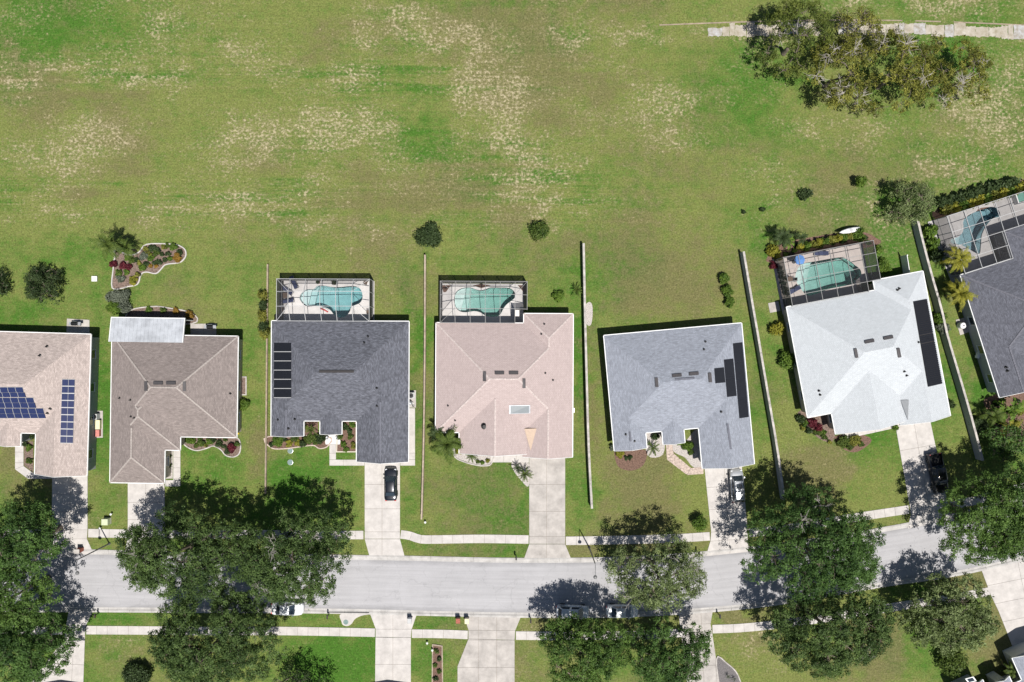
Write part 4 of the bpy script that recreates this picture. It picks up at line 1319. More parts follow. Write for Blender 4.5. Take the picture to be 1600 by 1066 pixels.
def cage(F, us, vs, label, skip=(), rim=3.0, rise=0.95, frame=None, house_side=True, cut=None, nomansard=False):
    frame = frame or M_alu_w
    root = empty('pool_enclosure', F.loc, F.rz)
    tag(root, label, 'enclosure', 'screened pool enclosures')
    nu, nv = len(us), len(vs)
    def P(i, j):
        x, y = F.L(us[i], vs[j])
        edge = i in (0, nu-1) or j in (0, nv-1)
        return Vector((x, y, rim if edge or nomansard else rim+rise))
    cells = [(i, j) for i in range(nu-1) for j in range(nv-1) if not (cut and cut(i, j))]
    ok = lambda i, j: (i, j) in cells
    w = 0.06
    for i in range(nu):
        for a, b in zip(range(nv-1), range(1, nv)):
            if ok(i, a) or ok(i-1, a): MB().bar(P(i, a), P(i, b), w, 0.12).build('beam', frame, root)
    for j in range(nv):
        for a, b in zip(range(nu-1), range(1, nu)):
            if ok(a, j) or ok(a, j-1): MB().bar(P(a, j)+Vector((0,0,.004)), P(b, j)+Vector((0,0,.004)), w, 0.10).build('beam', frame, root)
    if not nomansard:
        for (i, j), (k, l) in (((0,0),(1,1)), ((nu-1,0),(nu-2,1)), ((0,nv-1),(1,nv-2)), ((nu-1,nv-1),(nu-2,nv-2))):
            ci, cj = min(i,k), min(j,l)
            if ok(ci, cj): MB().bar(P(i, j)+Vector((0,0,.008)), P(k, l)+Vector((0,0,.008)), w*0.8, 0.08).build('hip_beam', frame, root)
    for i, j in cells:
        if (i, j) in skip: continue
        q = [P(i, j), P(i+1, j), P(i+1, j+1), P(i, j+1)]
        dz = Vector((0,0,0.0))
        # a corner cell folds along its hip
        f = [(3,2,1,0)]
        if not nomansard and (i in (0, nu-2)) and (j in (0, nv-2)):
            f = [(2,1,0),(3,2,0)] if (i == 0) == (j == 0) else [(3,1,0),(3,2,1)]
        MB().add(q, f).build('screen_panel', M_screen, root)
    # walls: post and screen per bay on every free side
    def wall(a, b):
        A, B = Vector((a.x, a.y, rim)), Vector((b.x, b.y, rim))
        MB().add([(A.x,A.y,.06),(B.x,B.y,.06),(B.x,B.y,rim),(A.x,A.y,rim)], [(0,1,2,3)]).build('screen_panel', M_screen, root)
        MB().bar((A.x,A.y,0.95), (B.x,B.y,0.95), 0.05, 0.05).build('chair_rail', frame, root)
    posts = set()
    for i, j in cells:
        for a, b, nb in (((i,j),(i+1,j),(i,j-1)), ((i,j),(i,j+1),(i-1,j)), ((i+1,j),(i+1,j+1),(i+1,j)), ((i,j+1),(i+1,j+1),(i,j+1))):
            if ok(*nb): continue
            if house_side and a[1] == nv-1 and b[1] == nv-1: continue
            wall(P(*a), P(*b)); posts.add(a); posts.add(b)
    for i, j in posts:
        p = P(i, j)
        MB().box(p.x-.05, p.x+.05, p.y-.05, p.y+.05, 0.05, rim).build('post', frame, root)
    return root

def copy_tree(o, parent=None):
    c = o.copy(); COL.objects.link(c); c.parent = parent
    for ch in o.children: copy_tree(ch, c)
    return c

def put(o, px, py, deg=0, h=0.0, z=None):
    o.location = (*W(px, py, h), h if z is None else z)
    o.rotation_euler = (0, 0, -math.radians(deg))
    return o

def lounger():
    r = empty('sun_lounger')
    MB().box(-.95,.95,-.33,-.29,.26,.31).box(-.95,.95,.29,.33,.26,.31).box(-.95,-.90,-.29,.29,.26,.31).box(.90,.95,-.29,.29,.26,.31).build('frame', M_alu, r)
    MB().box(-.93,.25,-.28,.28,.315,.37).build('seat', M_navy, r)
    MB().add([(.26,-.28,.32),(.26,.28,.32),(.93,.28,.66),(.93,-.28,.66),(.24,-.28,.37),(.24,.28,.37),(.91,.28,.72),(.91,-.28,.72)],[(0,1,2,3),(7,6,5,4),(0,4,5,1),(1,5,6,2),(2,6,7,3),(3,7,4,0)]).build('backrest', M_navy, r)
    for x in (-.8,.7):
        for y in (-.3,.3): MB().box(x-.02,x+.02,y-.02,y+.02,0,.26).build('leg', M_alu, r)
    return r

def patio_chair(m):
    r = empty('patio_chair')
    MB().box(-.25,.25,-.26,.26,.40,.46).build('seat', m, r)
    MB().add([(-.27,-.26,.44),(-.27,.26,.44),(-.40,.26,.95),(-.40,-.26,.95),(-.22,-.26,.46),(-.22,.26,.46),(-.35,.26,.97),(-.35,-.26,.97)],[(0,3,2,1),(4,5,6,7),(0,1,5,4),(1,2,6,5),(2,3,7,6),(3,0,4,7)]).build('backrest', m, r)
    for y in (-.29,.29): MB().box(-.25,.25,y-.03,y+.03,.60,.64).build('armrest', M_alu, r)
    for x in (-.22,.22):
        for y in (-.26,.26): MB().box(x-.02,x+.02,y-.02,y+.02,0,.40).build('leg', M_alu, r)
    return r

def patio_table(m, r_=.55, name='patio_table', square=False):
    r = empty(name)
    if square: MB().box(-r_,r_,-r_,r_,.42,.46).build('table_top', m, r)
    else: MB().lathe([(r_*.97,.68),(r_,.70),(r_,.73),(r_*.97,.74)],20).build('table_top', m, r)
    h = .42 if square else .68
    for a in range(4):
        x, y = r_*.6*math.cos(a*math.pi/2+.78), r_*.6*math.sin(a*math.pi/2+.78)
        MB().box(x-.02,x+.02,y-.02,y+.02,0,h).build('leg', M_alu, r)
    return r

def build_pools():
    zc = lambda L, o, s: [(o[0]+x/s, o[1]+y/s) for x, y in L]
    PC = zc([(430,400),(450,350),(510,295),(570,285),(625,285),(680,240),(760,235),(880,255),(1000,255),(1100,245),(1200,245),(1270,280),(1300,350),(1300,420),(1260,480),(1150,530),(1130,590),(1080,650),(1010,680),(950,665),(900,630),(860,580),(800,545),(700,515),(600,525),(530,525),(470,480),(435,430)], (420,420), 8.889)
    F = FR['C']
    pool(PC, [(8,-66),(155,-66),(155,11),(8,11)], F, 'turquoise freeform pool behind the dark slate roofed house', M_deck, M_water)
    cage(F, [8.5,30,54.5,79.5,104,129,154], [-66,-46,-23,0], 'screened pool cage behind the dark slate roofed house', frame=M_alu_w)
    PD = zc([(350,450),(365,350),(420,290),(510,262),(590,265),(660,290),(730,300),(800,280),(860,262),(1000,262),(1110,268),(1180,310),(1200,370),(1180,420),(1090,490),(1040,550),(990,640),(930,665),(850,665),(790,655),(720,610),(640,590),(560,600),(490,605),(430,590),(380,545)], (670,420), 8.889)
    F = FR['D']
    pool(PD, [(6,-64),(136.5,-64),(136.5,11),(6,11)], F, 'green tinted freeform pool behind the pink roofed house', M_deck, M_water_g)
    cage(F, [6.5,30,53.5,77,100,123,142], [-65,-44,-22,0], 'screened pool cage behind the pink roofed house', frame=M_alu, cut=lambda i, j: i == 5 and j == 2)
    PF = zc([(400,690),(440,590),(500,545),(650,520),(850,485),(960,475),(1030,510),(1100,560),(1170,620),(1180,690),(1120,750),(1070,800),(900,830),(750,870),(560,930),(480,870),(420,780)], (1190,340), 7.615)
    F = FR['F']
    pool(PF, [(4,-77),(147,-77),(147,-14),(133.2,-14),(133.2,11),(4,11)], F, 'pale turquoise pool behind the white roofed house', M_deck_tan, M_water_g)
    cage(F, [8,31,55,79,103,126,147], [-75,-56,-37,-15,0], 'dark screened pool cage with hedge behind the white roofed house', frame=M_alu, cut=lambda i, j: i == 5 and j == 3, nomansard=True)
    PG = zc([(430,440),(480,380),(560,340),(600,305),(740,290),(800,330),(810,390),(740,410),(680,470),(640,540),(620,600),(612,700),(602,770),(560,770),(420,690),(350,680),(300,660),(310,625),(380,600),(425,550),(432,490)], (1440,280), 6.66)
    F = FR['G']
    pool(PG, [(-4,-94),(210,-94),(210,-36),(82,-36),(82,11),(3,11)], F, 'blue curved pool behind the charcoal roofed house', M_deck_grey, M_water_b)
    cage(F, [6,34,58,84,108,132,156,180,210], [-94,-68,-45,-22,0], 'screened pool cage behind the charcoal roofed house', frame=M_alu_w, skip={(2,0)}, cut=lambda i, j: i >= 3 and j >= 2, nomansard=True)
    # furniture, cage of the slate house
    base = lounger()
    spots = [(445,447.5,40,'navy sun lounger pushed into the pool deck corner'),(450,454,35,'navy sun lounger angled beside the brown side table'),(450.5,470.5,-8,'navy sun lounger below the brown side table')]
    spots[0] = (460.5,442,62,'navy sun lounger standing near the upper screen wall')
    for i, (x, y, d, lab) in enumerate(spots):
        o = base if i == 0 else copy_tree(base)
        tag(put(o, x, y, d, z=.06), lab, 'sun lounger', 'loungers by the slate house pool')
    t = patio_table(M_brownfab, .38, 'side_table', True); tag(put(t, 448, 462, 0, z=.06), 'square brown side table between navy loungers', 'table')
    c0 = patio_chair(M_brownfab); tag(put(c0, 442.5, 486, 90, z=.06), 'brown patio chair in the lower left cage corner', 'chair')
    for x, y, d, lab in ((572,442,200,'grey patio chair in the upper right corner of the slate house cage'),(576.5,488,180,'brown patio chair by the right screen of the slate house cage')):
        c = copy_tree(c0); tag(put(c, x, y, d, z=.06), lab, 'chair')
    r = tag(put(empty('pool_float'), 507, 485, 25, z=.06), 'red and white pool float lying beside the pool', 'pool float')
    MB().tube([(-.6,0,.1),(0,.06,.1),(.6,0,.1)], [.09,.11,.09], 8).build('tube', M_red, r, smooth=True)
    MB().tube([(-.55,.2,.09),(0,.27,.09),(.55,.2,.09)], [.08,.1,.08], 8).build('tube', M_white, r, smooth=True)
    pot = lambda x, y, rr, lab: planter(x, y, rr, lab)
    planter(498.5, 441.5, .26, 'small red brown plant pot at the slate house pool', M_brick)
    planter(524, 441.5, .40, 'dark leafy potted plant at the slate house pool edge', M_brownfab)
    # corner planting beds, cage of the pink house
    for pp, lab in (([(690,446),(704.5,446),(697,456.5),(693,457)], 'dark mulch corner bed, left end of the pink house pool deck'), ([(739,446.5),(751,444),(767,446.5),(752,450.5)], 'narrow mulch bed with shrub behind the green pool'), ([(809,446),(822,446),(822,457.5),(818,456.5)], 'dark mulch corner bed, right end of the pink house pool deck')):
        w = [W(*p) for p in pp]; cc = (sum(a for a, _ in w)/len(w), sum(b for _, b in w)/len(w))
        r = tag(empty('planting_bed', (*cc, .06)), lab, 'planting bed')
        MB().prism([(a-cc[0], b-cc[1]) for a, b in w], 0.0, .06).build('mulch', M_mulch, r)
        sm = MB()
        for k in range(7):
            a = random.random()*6.28; d = random.random()*.35
            sm.lathe([(.05,.05),(.12,.18),(.09,.3),(.02,.38)], 6, (math.cos(a)*d, math.sin(a)*d))
        sm.build('low_plant', M_mulch, r)
    # furniture, cage of the white house
    ch = patio_chair(M_black)
    lab_pos = ['uppermost', 'second from the top', 'third from the top', 'fourth from the top', 'fifth from the top', 'lowest']
    for i in range(6):
        c = ch if i == 0 else copy_tree(ch)
        x, y = 1217.5+i*2.05, 419.5+i*8.1
        tag(put(c, x, y, 10+(i%3)*9, z=.06), 'black patio chair, %s in the row along the left screen wall' % lab_pos[i], 'chair', 'black patio chairs by the white house pool')
    tb = patio_table(M_brownfab, .40); tag(put(tb, 1231, 437, 0, z=.06), 'small round brown table beside the row of black chairs', 'table')
    c = copy_tree(ch); tag(put(c, 1237, 437.5, 180, z=.06), 'black patio chair facing the small round brown table', 'chair')
    c = copy_tree(base); tag(put(c, 1238.5, 454, -30, z=.06), 'navy sun lounger at the lower end of the chair row', 'sun lounger')
    c = copy_tree(base); tag(put(c, 1281, 396.5, 0, z=.06), 'navy sun lounger on the upper deck of the white house pool', 'sun lounger')
    u = tag(put(empty('patio_umbrella'), 1240, 409, 0), 'open blue patio umbrella in the cage corner of the white house', 'umbrella')
    MB().tube([(0,0,.06),(0,0,2.35)], .03, 8).build('pole', M_alu, u)
    MB().lathe([(.30,.06),(.28,.14),(.05,.16)], 14).build('base', M_black, u)
    can = MB()
    k = 8
    can.add([(0,0,2.42)]+[(.72*math.cos(i*math.pi/4), .72*math.sin(i*math.pi/4), 2.10) for i in range(k)]+[(0,0,2.39)]+[(.72*math.cos(i*math.pi/4), .72*math.sin(i*math.pi/4), 2.07) for i in range(k)],
            [(0,1+i,1+(i+1)%k) for i in range(k)]+[(9,10+(i+1)%k,10+i) for i in range(k)]+[(1+i,10+i,10+(i+1)%k,1+(i+1)%k) for i in range(k)])
    can.build('canopy', M_bluefab, u)
    for i in range(k):
        MB().bar((0,0,2.36),(.70*math.cos(i*math.pi/4),.70*math.sin(i*math.pi/4),2.05),.02,.02).build('rib', M_alu, u)
    # folded white sail cloth lying on the hedge
    # furniture, cage of the charcoal house
    c = copy_tree(ch); tag(put(c, 1563, 388, 30, z=.06), 'black patio chair in the shaded corner of the charcoal house cage', 'chair')
    r = tag(put(empty('spa_tub'), 1592, 308, -18, z=.06), 'green and white spa tub at the top of the charcoal house deck', 'spa')
    MB().box(-1.0,1.0,-.9,-.75,0,.8).box(-1.0,1.0,.75,.9,0,.8).box(-1.0,-.85,-.75,.75,0,.8).box(.85,1.0,-.75,.75,0,.8).build('shell', M_white, r)
    MB().box(-.86,.86,-.76,.76,0.3,.62).build('water', M_tubwater, r)

M_tubwater = mat('tub_water', (0.12, 0.27, 0.22), 0.1, 0.1, 3)

def planter(px, py, r_, label, m):
    o = tag(put(empty('potted_plant'), px, py, 0, z=.06), label, 'potted plant')
    MB().lathe([(r_*.6,0),(r_*.95,.42),(r_,.45),(r_*.85,.45),(r_*.8,.38)], 12).build('pot', m, o)
    foliage(o, [(0,0,.65)], [r_*1.1], 160, LM['dark'], .18)
    return o

# ------------------------------------------------------------------ foliage
LM = {}
def build_leaf_mats():
    LM['oak'] = leaf_mat('leaf_oak', (0.026, 0.050, 0.015), (0.116, 0.176, 0.052))
    LM['oak2'] = leaf_mat('leaf_oak_green', (0.022, 0.052, 0.013), (0.104, 0.184, 0.046))
    LM['pale'] = leaf_mat('leaf_pale', (0.070, 0.098, 0.034), (0.215, 0.265, 0.110))
    LM['fieldgreen'] = leaf_mat('leaf_field_green', (0.040, 0.062, 0.012), (0.165, 0.195, 0.042))
    LM['oak3'] = leaf_mat('leaf_oak_fresh', (0.030, 0.064, 0.013), (0.128, 0.210, 0.048))
    LM['olive'] = leaf_mat('leaf_olive', (0.060, 0.072, 0.013), (0.265, 0.260, 0.052))
    LM['dark'] = leaf_mat('leaf_dark', (0.020, 0.036, 0.013), (0.062, 0.092, 0.034))
    LM['bright'] = leaf_mat('leaf_bright', (0.045, 0.090, 0.015), (0.130, 0.200, 0.030))
    LM['yellow'] = leaf_mat('leaf_yellow', (0.110, 0.120, 0.015), (0.300, 0.280, 0.040))
    LM['orange'] = leaf_mat('leaf_orange', (0.150, 0.090, 0.015), (0.320, 0.190, 0.040))
    LM['red'] = leaf_mat('leaf_red', (0.055, 0.010, 0.018), (0.160, 0.030, 0.040))
    LM['grey'] = leaf_mat('leaf_grey', (0.070, 0.085, 0.060), (0.190, 0.210, 0.160))
    LM['palm'] = leaf_mat('leaf_palm', (0.030, 0.060, 0.012), (0.110, 0.150, 0.032))
    LM['straw'] = leaf_mat('leaf_straw', (0.16, 0.12, 0.06), (0.34, 0.28, 0.16))

def leaf_mesh(name, C, Nm, L, Wd, tint, m):
    """diamond leaves: C centres, Nm normals (n,3), L lengths, Wd widths"""
    n = len(C)
    t = RNG.normal(size=(n, 3))
    t -= (t*Nm).sum(1, keepdims=True)*Nm
    t /= np.linalg.norm(t, axis=1, keepdims=True)+1e-9
    b = np.cross(Nm, t)
    L = L[:, None]; Wd = Wd[:, None]
    V = np.stack([C-t*L*.5, C+b*Wd*.5-Nm*L*.06, C+t*L*.5, C-b*Wd*.5-Nm*L*.06], 1).reshape(-1, 3)
    me = bpy.data.meshes.new(name)
    me.vertices.add(4*n); me.vertices.foreach_set('co', V.ravel())
    me.loops.add(4*n); me.loops.foreach_set('vertex_index', np.arange(4*n))
    me.polygons.add(n); me.polygons.foreach_set('loop_start', np.arange(0, 4*n, 4))
    me.update(calc_edges=True)
    a = me.attributes.new('tint', 'FLOAT', 'FACE')
    a.data.foreach_set('value', np.clip(tint, 0, 1).astype(np.float32))
    me.materials.append(m)
    return me

def norm(v): return v/(np.linalg.norm(v, axis=1, keepdims=True)+1e-9)

def foliage(parent, centers, radii, n, m, leaf=0.3, name='foliage', flat=0.85, tvar=0.5, up=0.5, aspect=0.5):
    """leaves spread through the outer part of several balls"""
    C = np.array(centers, float); R = np.array(radii, float)
    w = R**2; k = RNG.choice(len(C), n, p=w/w.sum())
    d = norm(RNG.normal(size=(n, 3)))
    rr = RNG.random(n)**0.5*np.where(RNG.random(n) < .14, 1.22, 1.0)
    ct = RNG.random(len(C))*tvar*1.3+(1-tvar*1.3)/2
    P = C[k]+d*(R[k]*rr)[:, None]*np.array([1, 1, flat])
    P[:, 2] = np.maximum(P[:, 2], 0.03)
    nm = norm(d+np.array([0, 0, up])+RNG.normal(size=(n, 3))*0.85)
    s = leaf*(0.65+0.7*RNG.random(n))
    me = leaf_mesh(name, P, nm, s, s*aspect, ct[k]+(RNG.random(n)-.5)*.45, m)
    return link(name, me, None, parent)

def tree(px, py, rx, ry, h, label, m='oak', group='street trees', dens=235, hc=None, leaf=0.235, gap=0.0, name='oak_tree', bark=None, dead=0, seed=0, lobe=0.30, trunk_r=None, zb_frac=0.30):
    """px,py,rx,ry: crown in the photograph; h: height in metres"""
    rg = np.random.default_rng(1000+seed)
    if group == 'street trees': h *= 1.36; zb_frac = .38; dens *= 1.3
    if group == 'trees in the field': h *= 1.2
    hc = hc or h*0.62
    k = (H-hc)/H/S
    x0, y0 = W(px, py, hc)
    rx, ry = rx*k, ry*k
    root = tag(empty(name, (x0, y0, 0)), label, 'tree', group)
    zb = h*zb_frac
    # lobes: dart throwing within the crown ellipse
    rl = lobe*min(rx, ry); rl = min(max(rl, 0.9), 2.7)
    lobes = []
    tries = 0
    want = int(rx*ry/(rl*rl)*1.5*(1-gap))+3
    while len(lobes) < want and tries < 3000:
        tries += 1
        a, q = rg.random()*2*math.pi, math.sqrt(rg.random())
        r_ = rl*(0.72+0.6*rg.random())
        ex, ey = rx-r_*0.75, ry-r_*0.75
        x, y = math.cos(a)*q*ex, math.sin(a)*q*ey
        if any(math.hypot(x-l[0], y-l[1]) < 0.72*min(r_, l[3]) for l in lobes): continue
        z = zb+(h-zb)*(1-0.62*q*q)-r_*0.75+rg.normal()*0.35
        lobes.append((x, y, max(z, zb+0.3), r_))
    # clumps on each lobe
    cc, cr, lid = [], [], []
    for i, (x, y, z, r_) in enumerate(lobes):
        nc = max(12, int(r_*r_*13))
        d = norm(rg.normal(size=(nc, 3))); d[:, 2] = np.abs(d[:, 2])*1.0-0.25*rg.random(nc)
        q = 0.70+0.42*rg.random(nc)
        cc.append(np.array([x, y, z])+d*r_*q[:, None]*np.array([1.08, 1.08, 0.8])); cr.append(0.26+0.30*rg.random(nc)); lid += [i]*nc
    cc = np.concatenate(cc); cr = np.concatenate(cr); lid = np.array(lid)
    n = int(math.pi*rx*ry*dens)
    w = cr**2; kk = rg.choice(len(cc), n, p=w/w.sum())
    d = norm(rg.normal(size=(n, 3)))
    P = cc[kk]+d*(cr[kk]*rg.random(n)**0.5*np.where(rg.random(n) < .16, 1.7, 1.0))[:, None]*np.array([1, 1, .75])
    lc = np.array([l[:3] for l in lobes])
    outw = norm(P-lc[lid[kk]])
    nm = norm(outw*0.6+d*0.5+np.array([0, 0, .45])+rg.normal(size=(n, 3))*0.6)
    ct = 0.12+0.76*rg.random(len(cc))**1.3; lt = (rg.random(len(lobes))-.5)*.4
    s = leaf*(0.6+0.8*rg.random(n))
    tint = ct[kk]+lt[lid[kk]]+(rg.random(n)-.5)*.4
    link('crown', leaf_mesh('crown', P, nm, s, s*(0.38+.2*rg.random(n)), tint, LM[m]), None, root)
    # trunk, limbs and twigs
    tr = trunk_r or 0.05+0.028*h
    mb = MB()
    fork = Vector((0, 0, zb*0.75))
    mb.tube([(0,0,-.1),(0,0,.15),fork*0.6,fork], [tr*1.5,tr*1.15,tr,tr*.85], 9)
    order = sorted(range(len(lobes)), key=lambda i: lobes[i][0]**2+lobes[i][1]**2)
    tips = [(fork, tr*.7)]
    for i in order:
        x, y, z, r_ = lobes[i]
        e = Vector((x, y, z))
        # grow from the nearest earlier tip that lies further in
        st = min(tips, key=lambda t: (t[0]-e).length+0.35*t[0].length)
        a, ra = st
        mid = a.lerp(e, .5)+Vector((rg.normal()*.25, rg.normal()*.25, 0.25+rg.random()*.3))
        r1 = max(.035, ra*.62)
        mb.tube([a, mid, e], [ra*.8, (ra*.8+r1)/2, r1*.8], 6, False)
        tips.append((e, r1))
        ids = np.where(lid == i)[0]
        for c in rg.choice(ids, min(len(ids), 8), replace=False):
            q = Vector(cc[c]); m2 = e.lerp(q, .5)+Vector((rg.normal()*.1, rg.normal()*.1, .1))
            mb.tube([e, m2, q], [.045, .03, .012], 4, False)
    mb.build('trunk', bark or M_bark, root, smooth=True)
    # bare grey branches that show above the leaves
    for j in range(dead):
        db = MB()
        i = int(rg.integers(len(lobes))); x, y, z, r_ = lobes[i]
        p = Vector((x, y, z+r_*0.55))
        for b in range(7):
            a = rg.random()*6.28
            q = p+Vector((math.cos(a), math.sin(a), .25))*(.5+rg.random()*1.1)
            db.tube([p, p.lerp(q,.5)+Vector((rg.normal()*.15,rg.normal()*.15,.15)), q], [.032,.022,.010], 4, False)
            for t in range(3):
                q2 = q+Vector((rg.normal()*.4, rg.normal()*.4, rg.random()*.25))
                db.tube([p.lerp(q,.6), q2], [.025,.01], 3, False)
        db.build('dead_branch', M_deadwood, root)
    return root

def shrub(px, py, r, h, label, m='dark', group='garden shrubs', name='shrub', dens=1.0, leaf=0.2, cat='shrub', ry=None, lobes=7, aspect=.5):
    """rounded bush; r in photograph pixels, h in metres"""
    leaf *= 1.45; lobes = max(lobes, int(r*.9))
    k = (H-h*.5)/H/S
    x0, y0 = W(px, py, h*.5)
    rx = r*k; ry_ = (ry or r)*k
    root = tag(empty(name, (x0, y0, 0)), label, cat, group)
    cs, rs = [], []
    rl = min(rx, ry_)
    for i in range(lobes):
        a = i*2.4+random.random(); q = math.sqrt((i+.3)/lobes)*.62
        cs.append((math.cos(a)*q*rx, math.sin(a)*q*ry_, max(.2, h*(.62-.25*q)+random.uniform(-.08,.08)*h))); rs.append(max(.13, min(rl*.46, h*.42)*random.uniform(.55,1.25)))
    n = int(max(90, 520*rx*ry_*math.pi*dens*(.2/leaf)**1.5))
    foliage(root, cs, rs, min(n, 9000), LM[m], leaf, aspect=aspect)
    mb = MB()
    for c in cs[:5]: mb.tube([(0,0,-.05),(c[0]*.4,c[1]*.4,c[2]*.5),c], [.05,.035,.015], 5, False)
    mb.build('stem', M_bark, root)
    return root

def frond_mesh(name, L, m, leaflets=14, wid=0.32, droop=0.5, arch=0.35, lw=0.05):
    V, Fc, T = [], [], []
    def pt(t):
        return Vector((L*t*(1-.12*t*t), 0, arch*L*math.sin(t*1.9)-droop*L*t*t*t))
    rr = random.Random(hash(name) % 1000)
    for i in range(leaflets):
        t = .12+.86*i/(leaflets-1)
        p = pt(t); d = (pt(min(1,t+.02))-pt(t-.02)).normalized()
        ln = wid*L*(math.sin(min(1, .25+t*.95)*math.pi*.86)**.6)*rr.uniform(.85,1.1)
        for s in (-1, 1):
            side = Vector((0, s, 0)); dr = (d*.75+side-Vector((0,0,.45))*rr.uniform(.6,1.3)).normalized()
            q = p+dr*ln; w = d*lw*L/2*1.0
            mid = p+dr*ln*.5+Vector((0,0,.06*ln))
            n = len(V); V += [tuple(p-w*.5), tuple(p+w*.5), tuple(mid+w), tuple(q), tuple(mid-w)]
            Fc.append((n,n+1,n+2,n+3,n+4) if s > 0 else (n+4,n+3,n+2,n+1,n)); T.append(rr.random())
    n0 = len(Fc)
    mb = MB(); mb.v, mb.f = V, Fc
    mb.tube([pt(t) for t in (0,.25,.5,.75,1)], [.035*L/2+.01,.02,.016,.012,.006], 4, False)
    me = mb.mesh(name)
    a = me.attributes.new('tint', 'FLOAT', 'FACE')
    a.data.foreach_set('value', np.array(T+[.8]*(len(Fc)-n0)+[.8]*(len(me.polygons)-len(T)), np.float32)[:len(me.polygons)])
    me.materials.append(m)
    return me

FRONDS = {}
def palm(px, py, r, h, label, m='palm', n=15, group='palms', kind='feather', name='palm_tree', trunk=True, hc=None):
    """r: frond reach in photograph pixels, h: trunk height in metres"""
    hc = h+.2 if hc is None else hc
    x0, y0 = W(px, py, hc)
    L = r/S*(H-hc)/H
    root = tag(empty(name, (x0, y0, 0)), label, 'palm', group)
    key = (m, kind)
    if key not in FRONDS:
        if kind == 'feather': FRONDS[key] = frond_mesh('frond', 1.0, LM[m], 17, .27, .55, .35, .055)
        elif kind == 'stiff': FRONDS[key] = frond_mesh('frond', 1.0, LM[m], 14, .15, .15, .22, .045)
        else: FRONDS[key] = frond_mesh('frond', 1.0, LM[m], 5, .30, .5, .45, .26)
    rr = random.Random(int(px*7+py))
    n = max(9, int(n*.88))
    for i in range(n):
        o = link('frond', FRONDS[key], None, root)
        o.location = (0, 0, h)
        o.scale = (L*rr.uniform(.8,1.2),)*3
        o.rotation_euler = (0, rr.uniform(-.75,.25) if i % 3 else rr.uniform(-1.1,-.6), i*2.4+rr.uniform(-.2,.2))
    if trunk:
        t = max(.06, .02*h+.06)
        MB().tube([(0,0,-.05),(0,0,.1),(0.02,0,h*.5),(0,0,h)], [t*1.5,t*1.2,t,t*.9], 8).build('trunk', M_bark, root, smooth=True)
    return root

def bed(pts_px, m, edging=True, edge_m=None, name='garden_bed', smooth=True, closed=True, ew=0.16):
    w = [W(*p) for p in pts_px]
    if smooth: w = smooth_closed(w, 4)
    if area(w) < 0: w = w[::-1]
    root = tag(empty(name), kind='structure')
    tri = tessellate_polygon([[Vector((*p, 0)) for p in w]])
    fs = [t if area([w[i] for i in t]) > 0 else t[::-1] for t in tri]
    MB().add([(*p, .014) for p in w], fs).build('soil', m, root)
    if edging:
        o = inset(w, -ew); n = len(w)
        vs = [(*p, .0) for p in w]+[(*p, .12) for p in w]+[(*p, .12) for p in o]+[(*p, 0) for p in o]
        fs = []
        for k in range(3): fs += [(k*n+i, k*n+(i+1)%n, (k+1)*n+(i+1)%n, (k+1)*n+i)[::-1] for i in range(n)]
        MB().add(vs, fs).build('edging', edge_m or M_cap, root)
    return root

# ------------------------------------------------------------------ vehicles
def paint(name, col, metal=0.3, rough=0.3):
    return mat(name, col, rough, 0.03, 2, metal=metal, spec=0.5, coat=0.8)

